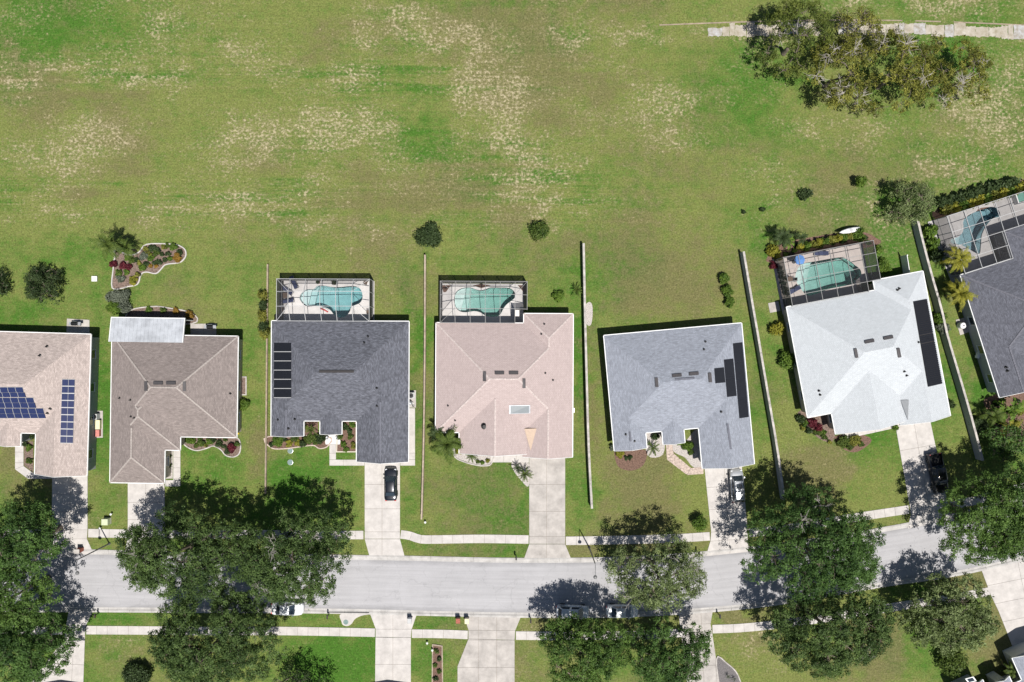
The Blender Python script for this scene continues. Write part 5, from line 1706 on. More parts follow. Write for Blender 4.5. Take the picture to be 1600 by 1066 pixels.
def car(label, paintm, L=4.7, Wd=1.84, Hr=1.45, hood=1.15, trunk=0.75, ws=0.75, rs=0.65, hoodz=0.92, trunkz=1.0, cat='car', sunroof=False, pickup=False, name='parked_car', suv=False):
    """front points to +x. hood/trunk: lengths of bonnet and boot; ws/rs: run of the raked screens"""
    r = tag(empty(name), label, cat, 'parked vehicles')
    xf, xr = L/2, -L/2
    x_ws0 = xf-hood; x_ws1 = x_ws0-ws
    if pickup: x_rs0 = xr+1.75; x_rs1 = x_rs0+0.25
    else: x_rs0 = xr+trunk; x_rs1 = x_rs0+rs
    belt = 0.98 if not (suv or pickup) else 1.12
    # lower body lofted along its length: (x, half width factor, top z)
    st = [(xr, .52, .60), (xr+.05, .74, trunkz-.16), (xr+.14, .86, trunkz-.05), (xr+.32, .94, trunkz-.01), (xr+.60, .985, trunkz+.01), (x_rs0+.2, 1.0, belt), (0, 1.0, belt), (x_ws0, .995, hoodz+.05), (x_ws0+hood*.40, .97, hoodz), (xf-.42, .92, hoodz-.05), (xf-.24, .84, hoodz-.11), (xf-.10, .70, hoodz-.20), (xf, .42, .48)]
    if pickup: st = [(xr, .96, .60), (xr+.04, .99, 1.02), (x_rs0-.04, 1.0, 1.04)] + [(x_rs0+.1, 1.0, belt), (0.3, 1.0, belt), (x_ws0, .995, hoodz+.06), (x_ws0+hood*.5, .98, hoodz), (xf-.25, .95, hoodz-.05), (xf-.06, .88, hoodz-.14), (xf, .80, .58)]
    hw = Wd/2
    mb = MB(); ring = []
    for x, f, zt in st:
        w = hw*f
        sec = [(-w*.90, .22), (-w*.98, .42), (-w, zt*.72), (-w*.965, zt-.06), (-w*.84, zt), (-w*.4, zt+.025), (0, zt+.035), (w*.4, zt+.025), (w*.84, zt), (w*.965, zt-.06), (w, zt*.72), (w*.98, .42), (w*.90, .22)]
        ring.append([(x, y, z) for y, z in sec])
    k = len(ring[0])
    vs = [p for q in ring for p in q]; fs = []
    for i in range(len(ring)-1):
        bedcell = pickup and i in (1,)
        for j in range(k-1):
            if bedcell and 4 <= j <= 7: continue
            fs.append((i*k+j, (i+1)*k+j, (i+1)*k+j+1, i*k+j+1))
        fs.append((i*k+k-1, (i+1)*k+k-1, (i+1)*k, i*k))
    fs.append(tuple(range(k))); fs.append(tuple((len(ring)-1)*k+j for j in range(k))[::-1])
    body = mb.add(vs, [f[::-1] for f in fs]).build('body', paintm, r, smooth=not pickup)
    if pickup:
        bx0, bx1, bw = xr+.05, x_rs0-.05, hw*.84
        MB().add([(bx0,-bw,1.05),(bx1,-bw,1.05),(bx1,bw,1.05),(bx0,bw,1.05),(bx0+.04,-bw+.06,.62),(bx1-.04,-bw+.06,.62),(bx1-.04,bw-.06,.62),(bx0+.04,bw-.06,.62)],
                 [(0,1,5,4),(1,2,6,5),(2,3,7,6),(3,0,4,7),(4,5,6,7)]).build('cargo_bed', M_black, r)
        for i in range(6):
            y = -bw+.2+i*(2*bw-.4)/5
            MB().box(bx0+.1,bx1-.1,y-.03,y+.03,.62,.645).build('bed_rib', M_rubber, r)
        MB().box(xr-.02,xr+.05,-hw*.9,hw*.9,.60,1.06).build('tailgate', paintm, r)
    # greenhouse
    wb, wr = hw*.90, hw*.70
    zr = Hr
    A = [(x_ws0-.02, wb*.96, hoodz+.03), (x_ws1, wr, zr-.05), (x_rs1, wr*.97, zr-.06), (x_rs0+.02, wb*.95, (belt if pickup or suv else trunkz)+.0)]
    P = []
    for x, w, z in A: P += [(x, -w, z), (x, w, z)]
    gm = MB(); rows = []
    xs_ = [(x_ws0-.02, 0), (x_ws0*.5+x_ws1*.5, .5), (x_ws1+.06, .93), (x_ws1-.08, 1), ((x_ws1+x_rs1)/2, 1.0), (x_rs1+.08, 1), (x_rs1-.06, .93), (x_rs0*.5+x_rs1*.5, .5), (x_rs0+.02, 0)]
    for q_, (x, t) in enumerate(xs_):
        zb_ = A[0][2] if q_ < 4 else (A[3][2] if q_ > 4 else (A[0][2]+A[3][2])/2)
        w0, w1 = wb*.96, wb*.96+(wr-wb*.96)*t
        zt = zb_+(zr-.06-zb_)*t
        rows.append([(x, -w0, zb_-.02), (x, -w1, zt), (x, -w1*.7, zt+.035*t+.004), (x, -w1*.3, zt+.055*t+.006), (x, w1*.3, zt+.055*t+.006), (x, w1*.7, zt+.035*t+.004), (x, w1, zt), (x, w0, zb_-.02)])
    gm.add([p for r_ in rows for p in r_], [(a_*8+c_, a_*8+c_+1, (a_+1)*8+c_+1, (a_+1)*8+c_) for a_ in range(8) for c_ in range(7)])
    cab = gm.build('cabin', paintm, r, smooth=True)
    def glass(name, q, s=0.86, lift=.012):
        c = sum((Vector(p) for p in q), Vector())/4
        Q = [c+(Vector(p)-c)*s for p in q]
        n = (Q[1]-Q[0]).cross(Q[2]-Q[0]).normalized()
        if n.dot(c-Vector((0,0,zr*.6))) < 0: n = -n
        MB().add([p+n*lift for p in Q]+[p+n*(lift-.09) for p in Q], [(0,1,2,3),(0,4,5,1),(1,5,6,2),(2,6,7,3),(3,7,4,0)]).build(name, M_glass, cab)
    V = [Vector(p) for p in P]
    glass('windshield', [V[0], V[1], V[3], V[2]], .90, .085)
    glass('rear_window', [V[4], V[5], V[7], V[6]], .86, .085)
    for s in (0, 1):
        a, b, c, d = V[0+s], V[2+s], V[4+s], V[6+s]
        m0, m1 = a.lerp(d, .48), b.lerp(c, .48)
        glass('side_window', [a, b, m1, m0], .82, .02); glass('side_window', [m0, m1, c, d], .82, .02)
    if sunroof:
        MB().box(x_ws1-1.0, x_ws1-.3, -.38, .38, zr-.03, zr+.018).build('sunroof', M_glass, cab)
    if suv:
        for y in (-wr*.92, wr*.92): MB().bar((x_ws1-.1,y,zr+.03),(x_rs1+.1,y,zr+.03),.04,.04).build('roof_rail', M_black, cab)
    # wheels
    R = .34 if not (pickup or suv) else .38
    for x in (xf-.92, xr+.95):
        for s in (-1, 1):
            w = empty('wheel', (x, s*(hw-.11), R)); w.parent = r
            ty = MB().lathe([(R*.62,-.11),(R*.95,-.11),(R,-.07),(R,.07),(R*.95,.11),(R*.62,.11)], 18).build('tyre', M_rubber, w)
            ty.rotation_euler = (math.pi/2, 0, 0)
            rim = MB().lathe([(R*.63,-.10),(R*.60,.115),(R*.2,.10)], 12).build('rim', M_steel, w)
            rim.rotation_euler = (math.pi/2 if s < 0 else -math.pi/2, 0, 0)
    for s in (-1, 1):
        MB().box(xf-.46, xf-.20, s*hw*.70-.12, s*hw*.70+.12, .60, hoodz-.085).build('headlight', M_lens, r)
        MB().box(xr-.005, xr+.16, s*hw*.70-.13, s*hw*.70+.13, .70, .86).build('tail_light', M_red, r)
        MB().box(x_ws0-.35, x_ws0-.18, s*(hw+.01)-.08, s*(hw+.01)+.08, belt-.02, belt+.11).build('mirror', paintm, r)
    MB().box(xr-.015, xr+.06, -.26, .26, .46, .57).build('number_plate', M_white, r)
    for y in (-.35, .35): MB().bar((x_ws0+.02, y, hoodz+.07), (x_ws0-.12, y+.45, hoodz+.17), .02, .02).build('wiper', M_black, r)
    return r
M_lens = mat('lamp_lens', (0.55, 0.57, 0.6), 0.15, 0.03, spec=0.8)

def build_vehicles():
    pb = paint('paint_black', (0.010, 0.012, 0.018)); pw = paint('paint_white', (0.58, 0.59, 0.60), 0.0); ps = paint('paint_silver', (0.44, 0.45, 0.46), 0.5); pk = paint('paint_black_truck', (0.012, 0.012, 0.013))
    put(car('black sedan parked on the driveway of the slate roofed house', pb), 612, 755, -90)
    put(car('silver sport utility car with sunroof by the blue grey house', ps, 4.75, 1.88, 1.68, .95, .12, .7, .45, 1.0, 1.15, sunroof=True, suv=True), 1149, 757, -94)
    put(car('black pickup truck in tree shade on the curved driveway', pk, 5.7, 2.0, 1.85, 1.35, 1.7, .7, .3, 1.12, 1.05, 'pickup truck', pickup=True, name='pickup_truck'), 1460, 738, 80)
    put(car('white car at the kerb beneath the big double crowned oak', pw, 4.5, 1.8, 1.47), 452, 948, 2)
    put(car('white car at the kerb, rear one of two under trees', pw, 4.7, 1.85, 1.62, .95, .3, .7, .5, .98, 1.05), 894, 953, 2)
    put(car('white car at the kerb, front one of two under trees', pw, 4.6, 1.82, 1.48), 971, 952, 0)

# ------------------------------------------------------------------ walls, street furniture, small things
def low_wall(line_px, label, h=1.35, face=None, cap=None, cw=0.15):
    """block wall with coping stones; the line is its top as seen"""
    pts = [Vector(W(*p, h)) for p in line_px]
    P = resample(pts, 2.4) if len(pts) > 2 else resample([pts[0], (pts[0]+pts[1])/2, pts[1]], 2.4)
    if (P[-1]-pts[-1]).length > .3: P.append(pts[-1])
    c = P[0]
    root = tag(empty('boundary_wall', (c.x, c.y, 0)), label, 'wall', 'block walls between the lots')
    L, R = strip(P, cw-.05, .05-cw)
    n = len(P); vs = []
    for a, b in zip(L, R): vs += [(*(a-c), 0), (*(b-c), 0), (*(b-c), h-.06), (*(a-c), h-.06)]
    fs = []
    for i in range(n-1):
        for k in range(4): fs.append((i*4+k, i*4+(k+1)%4, (i+1)*4+(k+1)%4, (i+1)*4+k))
    fs += [(3,2,1,0), ((n-1)*4, (n-1)*4+1, (n-1)*4+2, (n-1)*4+3)]
    MB().add(vs, fs).build('wall_body', face or M_block, root)
    L, R = strip(P, cw, -cw)
    for i in range(n-1):
        d = (P[i+1]-P[i]).normalized()*.008
        q = [tuple(p-c) for p in (R[i]+d, R[i+1]-d, L[i+1]-d, L[i]+d)]
        MB().prism(q, h-.055+random.uniform(0,.006), h+.02+random.uniform(0,.008)).build('coping_stone', cap or M_cap, root)
    return root

def mailbox(px, py, label, deg=0, m=None):
    o = tag(put(empty('mailbox'), px, py, deg), label, 'mailbox', 'kerbside mailboxes')
    MB().box(-.05,.05,-.05,.05,0,1.05).build('post', m or M_black, o)
    MB().box(-.04,.04,-.30,.20,.95,1.02).build('arm', m or M_black, o)
    b = MB(); n = 8
    prof = [(-.10,1.02),(.10,1.02)]+[(.10*math.cos(k*math.pi/n), 1.14+.10*math.sin(k*math.pi/n)) for k in range(n+1)]
    vs = [(x, -.32, z) for x, z in prof]+[(x, .20, z) for x, z in prof]; k = len(prof)
    b.add(vs, [tuple(range(k)), tuple(range(k, 2*k))[::-1]]+[(i, k+i, k+(i+1)%k, (i+1)%k) for i in range(k)])
    bx = b.build('box', m or M_black, o)
    MB().box(.105,.12,-.1,-.06,1.12,1.30).build('flag', M_red, o)
    return o

def bin_(px, py, label, m, lid, deg=0):
    o = tag(put(empty('wheeled_bin'), px, py, deg), label, 'bin', 'wheeled bins at the kerb')
    MB().add([(-.22,-.25,.08),(.22,-.25,.08),(.22,.25,.08),(-.22,.25,.08),(-.29,-.34,1.0),(.29,-.34,1.0),(.29,.34,1.0),(-.29,.34,1.0)],[(3,2,1,0),(0,1,5,4),(1,2,6,5),(2,3,7,6),(3,0,4,7),(4,5,6,7)]).build('body', m, o)
    MB().add([(-.31,-.37,1.0),(.31,-.37,1.0),(.31,.37,1.0),(-.31,.37,1.0),(-.28,-.33,1.08),(.28,-.33,1.08),(.28,.33,1.08),(-.28,.33,1.08)],[(3,2,1,0),(0,1,5,4),(1,2,6,5),(2,3,7,6),(3,0,4,7),(4,5,6,7)]).build('lid', lid, o)
    MB().tube([(-.24,-.42,1.0),(.24,-.42,1.0)], .02, 6).build('handle', m, o)
    for s in (-.26,.26):
        w = MB().lathe([(.10,-.03),(.10,.03)], 12).build('wheel', M_rubber, o, loc=(s,-.24,.10)); w.rotation_euler = (0, math.pi/2, 0)
    return o

def lamp(px, py, label, h=7.2):
    o = tag(put(empty('street_lamp'), px, py), label, 'street lamp', 'street lamps')
    MB().lathe([(.20,0),(.20,.10),(.13,.35),(.10,.5)], 12).build('base', M_pole, o)
    MB().tube([(0,0,.4),(0,0,3.5),(0,0,h)], [.10,.085,.065], 10).build('pole', M_pole, o)
    MB().tube([(0,0,h-.1),(0,-.5,h+.12),(0,-1.5,h+.12)], [.045,.04,.035], 7).build('arm', M_pole, o)
    f = MB().lathe([(.10,h+.16),(.22,h+.08),(.26,h-.05),(.20,h-.09)], 14, (0,-1.75)).build('lamp_head', M_pole, o)
    MB().lathe([(.19,h-.10),(.14,h-.20),(.05,h-.24)], 12, (0,-1.75)).build('lens', M_lens, f)
    return o

def ac_unit(px, py, label, deg=0, s=.82, hh=.85):
    o = tag(put(empty('air_conditioner'), px, py, deg), label, 'air conditioner', 'condenser units beside the houses')
    MB().box(-s/2,s/2,-s/2,s/2,.06,hh).build('casing', M_alu_w, o)
    for k in range(5):
        z = .15+k*.13
        MB().box(-s/2-.01,s/2+.01,-s/2-.01,s/2+.01,z,z+.05).build('louvre', M_steel, o)
    MB().lathe([(s*.42,hh+.002),(s*.42,hh+.02),(s*.36,hh+.02),(s*.36,hh+.006)], 20).build('fan_ring', M_black, o)
    for k in range(4):
        a = k*math.pi/2
        MB().bar((0,0,hh+.012),(s*.36*math.cos(a), s*.36*math.sin(a), hh+.012), .13, .012).build('fan_blade', M_black, o)
    return o

def grill(px, py, label, deg=0):
    o = tag(put(empty('gas_grill'), px, py, deg, z=.06), label, 'grill')
    MB().box(-.45,.45,-.25,.25,.15,.80).build('cabinet', M_black, o)
    n = 8; prof = [(.28*math.cos(k*math.pi/n), .80+.30*math.sin(k*math.pi/n)) for k in range(n+1)]
    vs = [(-.42, y, z) for y, z in prof]+[(.42, y, z) for y, z in prof]; k = len(prof)
    MB().add(vs, [tuple(range(k))[::-1], tuple(range(k, 2*k))]+[(i, i+1, k+i+1, k+i)[::-1] for i in range(k-1)]).build('hood', M_black, o)
    for s in (-1, 1): MB().box(s*.62-.2, s*.62+.2, -.22, .22, .78, .82).build('side_shelf', M_steel, o)
    MB().tube([(-.35,-.34,.95),(.35,-.34,.95)], .018, 6).build('handle', M_steel, o)
    for x in (-.38,.38): 
        w = MB().lathe([(.09,-.03),(.09,.03)], 10).build('wheel', M_rubber, o, loc=(x,.2,.09)); w.rotation_euler = (0, math.pi/2, 0)
    return o

def build_small():
    low_wall([(418,413),(417,520),(416,640),(414.5,772)], 'low block wall between taupe and slate roofed houses', .4, M_tanblock, M_tanblock, .11)
    low_wall([(664,398),(663.5,560),(661.5,700),(658.5,812)], 'low block wall between slate and pink roofed houses', 1.2, M_tanblock, M_tancap, .11)
    low_wall([(912,380),(914,480),(917,600),(920,700),(925,795)], 'low block wall between pink and blue grey roofed houses', 1.4)
    low_wall([(1162,393),(1175,470),(1182,510),(1199,610),(1214,698),(1226,782)], 'low block wall between blue grey and white roofed houses', 1.35, M_wall_g)
    low_wall([(1433,339),(1443,381),(1458.5,439),(1471.6,484),(1480,522),(1503,600),(1519,656),(1536,720)], 'low block wall between white and charcoal roofed houses', 1.4, M_wall_g)
    # white fence panel by the white house
    a, b = Vector(W(1417, 399, 1.6)), Vector(W(1421.5, 428, 1.6))
    o = tag(empty('fence_panel', (a.x, a.y, 0)), 'short white vinyl fence panel behind the white roofed house', 'fence')
    d = b-a; n = 12
    for i in range(n):
        p, q = a+d*(i/n), a+d*((i+.96)/n)
        MB().bar((*(p-a), .85), (*(q-a), .85), .05, 1.5).build('board', M_white, o)
    for t in (0, 1):
        p = d*t; MB().box(p.x-.07,p.x+.07,p.y-.07,p.y+.07,0,1.75).build('post', M_white, o)
    for z in (.15, 1.62): MB().bar((0,0,z), (d.x,d.y,z), .08, .10).build('rail', M_white, o)

    lamp(171, 849.5, 'dark street lamp casting a long shadow near the left driveway')
    lamp(920.5, 855.5, 'dark street lamp beside the pavement right of the pink house driveway')
    for i, (x, y, lab) in enumerate([(155.5,957,'black mailbox at the lower left driveway corner'),(514.5,958.5,'black mailbox left of the storm drain'),(806.5,869,'black mailbox left of the pink house apron'),
            (1089.5,862,'black mailbox left of the shaded blue grey house driveway'),(829,965,'black mailbox on the dry verge right of two bins'),(1121.5,958,'black mailbox on the dry verge at lower right driveway'),(1514,912,'black mailbox on the dry verge by the corner driveway')]):
        mailbox(x, y, lab, 180 if y < 900 else 0)
    bin_(716.5, 966, 'brown wheeled bin, closer to the grass of the pair', M_brownfab, M_brick, 180)
    bin_(730, 966.5, 'tan wheeled bin, closer to the driveway of the pair', M_wall_b, M_cream, 180)
    bin_(641.5, 966, 'pale wheeled bin alone on the lower middle driveway', M_wall_g, M_alu_w, 180)
    # brick mailbox pillar in the shade at left
    o = tag(put(empty('mailbox_pillar'), 128, 858), 'brick mailbox pillar with planting at the left driveway', 'mailbox')
    for k in range(10):
        for s in (-1, 1):
            MB().box(s*.17-.155, s*.17+.155, -.25, .25, .02+k*.11, .12+k*.11).build('brick', M_brick, o)
    MB().box(-.37,.37,-.30,.30,1.12,1.20).build('cap', M_conc_old, o)
    MB().box(-.12,.12,-.33,-.24,.78,1.0).build('mail_door', M_black, o)
    # utility box
    o = tag(put(empty('utility_box'), 169, 813.5), 'pale green electricity cabinet on the left verge', 'utility box')
    MB().box(-.46,.46,-.46,.46,0,.10).build('plinth', M_conc_old, o)
    MB().box(-.43,.43,-.43,.43,.10,.82).build('cabinet', M_greenbox, o)
    MB().add([(-.45,-.45,.822),(.45,-.45,.822),(.45,.45,.822),(-.45,.45,.822),(-.42,-.42,.90),(.42,-.42,.90),(.42,.42,.90),(-.42,.42,.90)],[(0,1,5,4),(1,2,6,5),(2,3,7,6),(3,0,4,7),(4,5,6,7),(3,2,1,0)]).build('lid', M_greenbox, o)
    for px, py, lab in ((176,802.5,'small white stake sign by the pale green cabinet'),(158.5,824.5,'small white stake marker beside the left pavement'),(665,815,'small white stake light at the end of the slate house wall'),(668,1003,'small white stake light above the lower planting strip'),(676,1014,'small white stake light at the top of the lower planting strip')):
        o = tag(put(empty('garden_marker'), px, py, 30), lab, 'marker', 'white garden markers')
        MB().box(-.02,.02,-.02,.02,0,.45).build('stake', M_white, o)
        MB().lathe([(.16,.45),(.16,.50),(.05,.58)], 10).build('head', M_white, o)
    o = tag(put(empty('junction_box'), 149, 436), 'small white box standing alone on the left lawn', 'box')
    MB().box(-.34,.34,-.34,.34,0,.22).build('case', M_white, o); MB().box(-.37,.37,-.37,.37,.222,.28).build('lid', M_white, o); MB().box(-.05,.05,-.05,.05,.282,.31).build('knob', M_conc, o)
    ac_unit(152.5, 650.5, 'condenser unit beside the cream house wall')
    ac_unit(643.5, 617.5, 'condenser unit beside the slate house wall')
    ac_unit(1525, 505, 'condenser unit beside the charcoal house wall', -18)
    ac_unit(893.5, 640.5, 'condenser unit beside the pink house wall', 0, .6, .7)
    o = tag(put(empty('storage_chest'), 153.5, 663), 'cream storage chest beside the cream house wall', 'chest')
    MB().box(-.55,.55,-.62,.62,0,.55).build('body', M_cream, o); MB().box(-.58,.58,-.65,.65,.553,.62).build('lid', M_cream, o)
    o = tag(put(empty('red_chest'), 153, 676.5), 'red storage chest below the cream storage chest', 'chest')
    MB().box(-.48,.48,-.45,.45,0,.45).build('body', M_brick, o); MB().box(-.5,.5,-.47,.47,.453,.52).build('lid', M_brickp, o)
    o = tag(put(empty('pool_pump'), 643.5, 630.5), 'grey pool pump on the slate house equipment pad', 'pump')
    MB().lathe([(.22,.05),(.28,.2),(.28,.7),(.18,.85),(.06,.9)], 14, (-.15,.1)).build('filter', M_steel, o)
    MB().tube([(.1,-.3,.2),(.35,-.3,.2)], .14, 10).build('motor', M_black, o)
    MB().tube([(-.15,.1,.5),(.25,.15,.5),(.25,-.3,.3)], .04, 6).build('pipe', M_white, o)
    o = tag(put(empty('propane_tank'), 1526, 552, -72), 'white propane tank beside the charcoal house wall', 'tank')
    MB().tube([(-.75,0,.45),(-.68,0,.45),(.68,0,.45),(.75,0,.45)], [.18,.32,.32,.18], 14).build('vessel', M_white, o, smooth=True)
    for x in (-.4,.4): MB().box(x-.05,x+.05,-.25,.25,0,.2).build('foot', M_steel, o)
    MB().lathe([(.09,.77),(.09,.88),(.03,.9)], 10).build('valve_cap', M_steel, o)
    o = tag(put(empty('propane_tank'), 1499, 509, -72), 'cream pool heater drum near the yellow palms', 'heater')
    MB().lathe([(.45,.06),(.45,.8),(.38,.92),(.1,.95)], 16).build('drum', M_white, o); MB().lathe([(.08,.95),(.08,1.05)], 8).build('cap', M_black, o)
    grill(123, 506, 'black gas grill on the slab behind the cream house', 180)
    grill(332.5, 511, 'black gas grill on the slab behind the taupe house', 180)
    o = tag(put(empty('hydrant'), 372.5, 677), 'yellow hose reel at the taupe house corner', 'hose reel')
    MB().lathe([(.16,0),(.16,.5),(.20,.55),(.05,.62)], 12).build('barrel', M_yellow, o); MB().tube([(-.2,0,.35),(.2,0,.35)], .10, 10).build('reel', M_yellow, o)
    # long white hull behind the hedge
    o = tag(put(empty('kayak'), 1329, 360, -12, h=1.0), 'long white hull lying on the hedge behind the dark cage', 'boat')
    hv = [(-1.65,.03),(-1.2,.24),(-.4,.36),(.4,.36),(1.2,.24),(1.65,.03)]
    vs = []
    for x, w in hv: vs += [(x,-w,.12),(x,-w*.6,-.10),(x,w*.6,-.10),(x,w,.12),(x,w*.5,.20),(x,-w*.5,.20)]
    fs = []
    for i in range(5):
        for k in range(6): fs.append((i*6+k, i*6+(k+1)%6, (i+1)*6+(k+1)%6, (i+1)*6+k)[::-1])
    fs += [tuple(range(6)), tuple(30+k for k in range(6))[::-1]]
    MB().add(vs, fs).build('hull', M_white, o, smooth=True)
    MB().lathe([(.26,.195),(.26,.225),(.20,.225)], 14).build('cockpit_rim', M_alu_w, o)
    for i, (x, y) in enumerate(((453.7,704.5),(453.5,722.5))):
        o = tag(put(empty('valve_cover'), x, y), '%s round blue grey valve cover in the slate house lawn' % ('upper', 'lower')[i], 'cover', 'round valve covers')
        MB().lathe([(.40,0),(.40,.02),(.36,.03)], 18).build('rim', M_steel, o); MB().lathe([(.35,.02),(.35,.034),(.05,.036)], 18).build('lid', M_lidgreen, o)
    # column feet of the slate and pink house porches
    for x, y, lab in ((512.5,684,'left porch lantern on the slate house entry pad'),(527.5,684,'right porch lantern on the slate house entry pad'),(781.5,708.5,'left planter urn on the pink house porch'),(806.5,708.5,'right planter urn on the pink house porch')):
        o = tag(put(empty('porch_urn'), x, y, 0, z=.055), lab, 'urn', 'porch urns')
        MB().lathe([(.10,0),(.14,.05),(.08,.15),(.20,.42),(.22,.45),(.16,.44)], 12).build('bowl', M_steel, o); MB().lathe([(.11,.44),(.05,.6)], 8).build('finial', M_black, o)
M_brickp = mat('pink_plastic', (0.45, 0.17, 0.15), 0.6, 0.1)
M_lidgreen = mat('lid_blue_green', (0.14, 0.20, 0.19), 0.7, 0.1)

# ------------------------------------------------------------------ planting
def build_beds():
    z = lambda L: [(130+x/8.883, 330+y/8.883) for x, y in L]
    bed(z([(430,800),(415,1060),(560,1060),(600,1045),(750,1010),(790,900),(830,850),(900,840),(1010,860),(1080,800),(1130,745),(1200,725),(1300,715),(1370,690),(1420,620),(1410,540),(1340,490),(1280,475),(1200,465),(890,470),(780,580),(640,620),(500,560),(440,560),(450,650),(430,720)]), M_mulch_red, edge_m=M_conc)
    bed([(205,486),(240,480),(262,482),(300,490),(300,505),(205,505)], M_mulch_red)
    bed([(284,683),(290,695),(306,703),(322,700),(334,696),(346,702),(354,711),(366,713),(374,707),(375,693),(368,684),(340,683),(310,683)], M_mulch_red)
    bed([(258.5,700),(270,700),(270,748),(258.5,748)], M_gravel, False, smooth=False)
    bed([(38,690),(52,690),(52,738),(38,727)], M_mulch_red, False, smooth=False)
    bed([(420,683),(510,683),(512,696),(500,700),(490,695),(470,697),(447,700),(425,699)], M_mulch, True, M_paver)
    bed([(472,658),(497,658),(497,690),(472,690)], M_mulch, False, smooth=False)
    bed([(529,658),(556,658),(556,705),(527,705)], M_mulch, True, M_wall_b, smooth=False)
    bed([(707,700),(720,706),(767,706),(767,724),(755,727),(740,725),(726,721),(712,714)], M_gravel, True)
    bed([(800,723),(826,723),(826,760),(812,748),(803,736)], M_gravel, False)
    bed([(960,704),(975,702),(1008,703),(1010,715),(1004,728),(990,735),(975,734),(964,726)], M_mulch, False)
    bed([(1051,690),(1070,690),(1090,672),(1096,729),(1082,729),(1070,715),(1053,706)], M_gravel, False)
    bed([(1010,676),(1036,676),(1036,710),(1012,712)], M_gravel, False)
    bed([(920,472),(925,476),(926,490),(924,506),(919,509),(915,502),(914,480)], M_gravel, False)
    bed([(677,1008),(690,1010),(691,1090),(676,1090)], M_mulch, True, M_tancap, smooth=False)
    bed([(1120,1030),(1134,1036),(1152,1055),(1158,1090),(1128,1090)], M_gravel_dk, True)
    bed([(1246,648),(1262,640),(1300,650),(1304,684),(1290,690),(1268,676)], M_mulch_red, False)
    bed([(1304,682),(1340,678),(1362,688),(1340,706),(1318,702)], M_mulch, False)
    bed([(1466,325),(1600,280),(1640,270),(1640,290),(1480,345),(1466,345)], M_mulch, False)
    bed([(1200,400),(1222,380),(1330,362),(1366,370),(1364,385),(1215,410)], M_mulch, False)
    bed([(1540,622),(1620,615),(1640,690),(1560,680),(1548,650)], M_mulch, False)
    bed([(372,590),(384,590),(384,616),(372,616)], M_mulch_red, True, smooth=False)

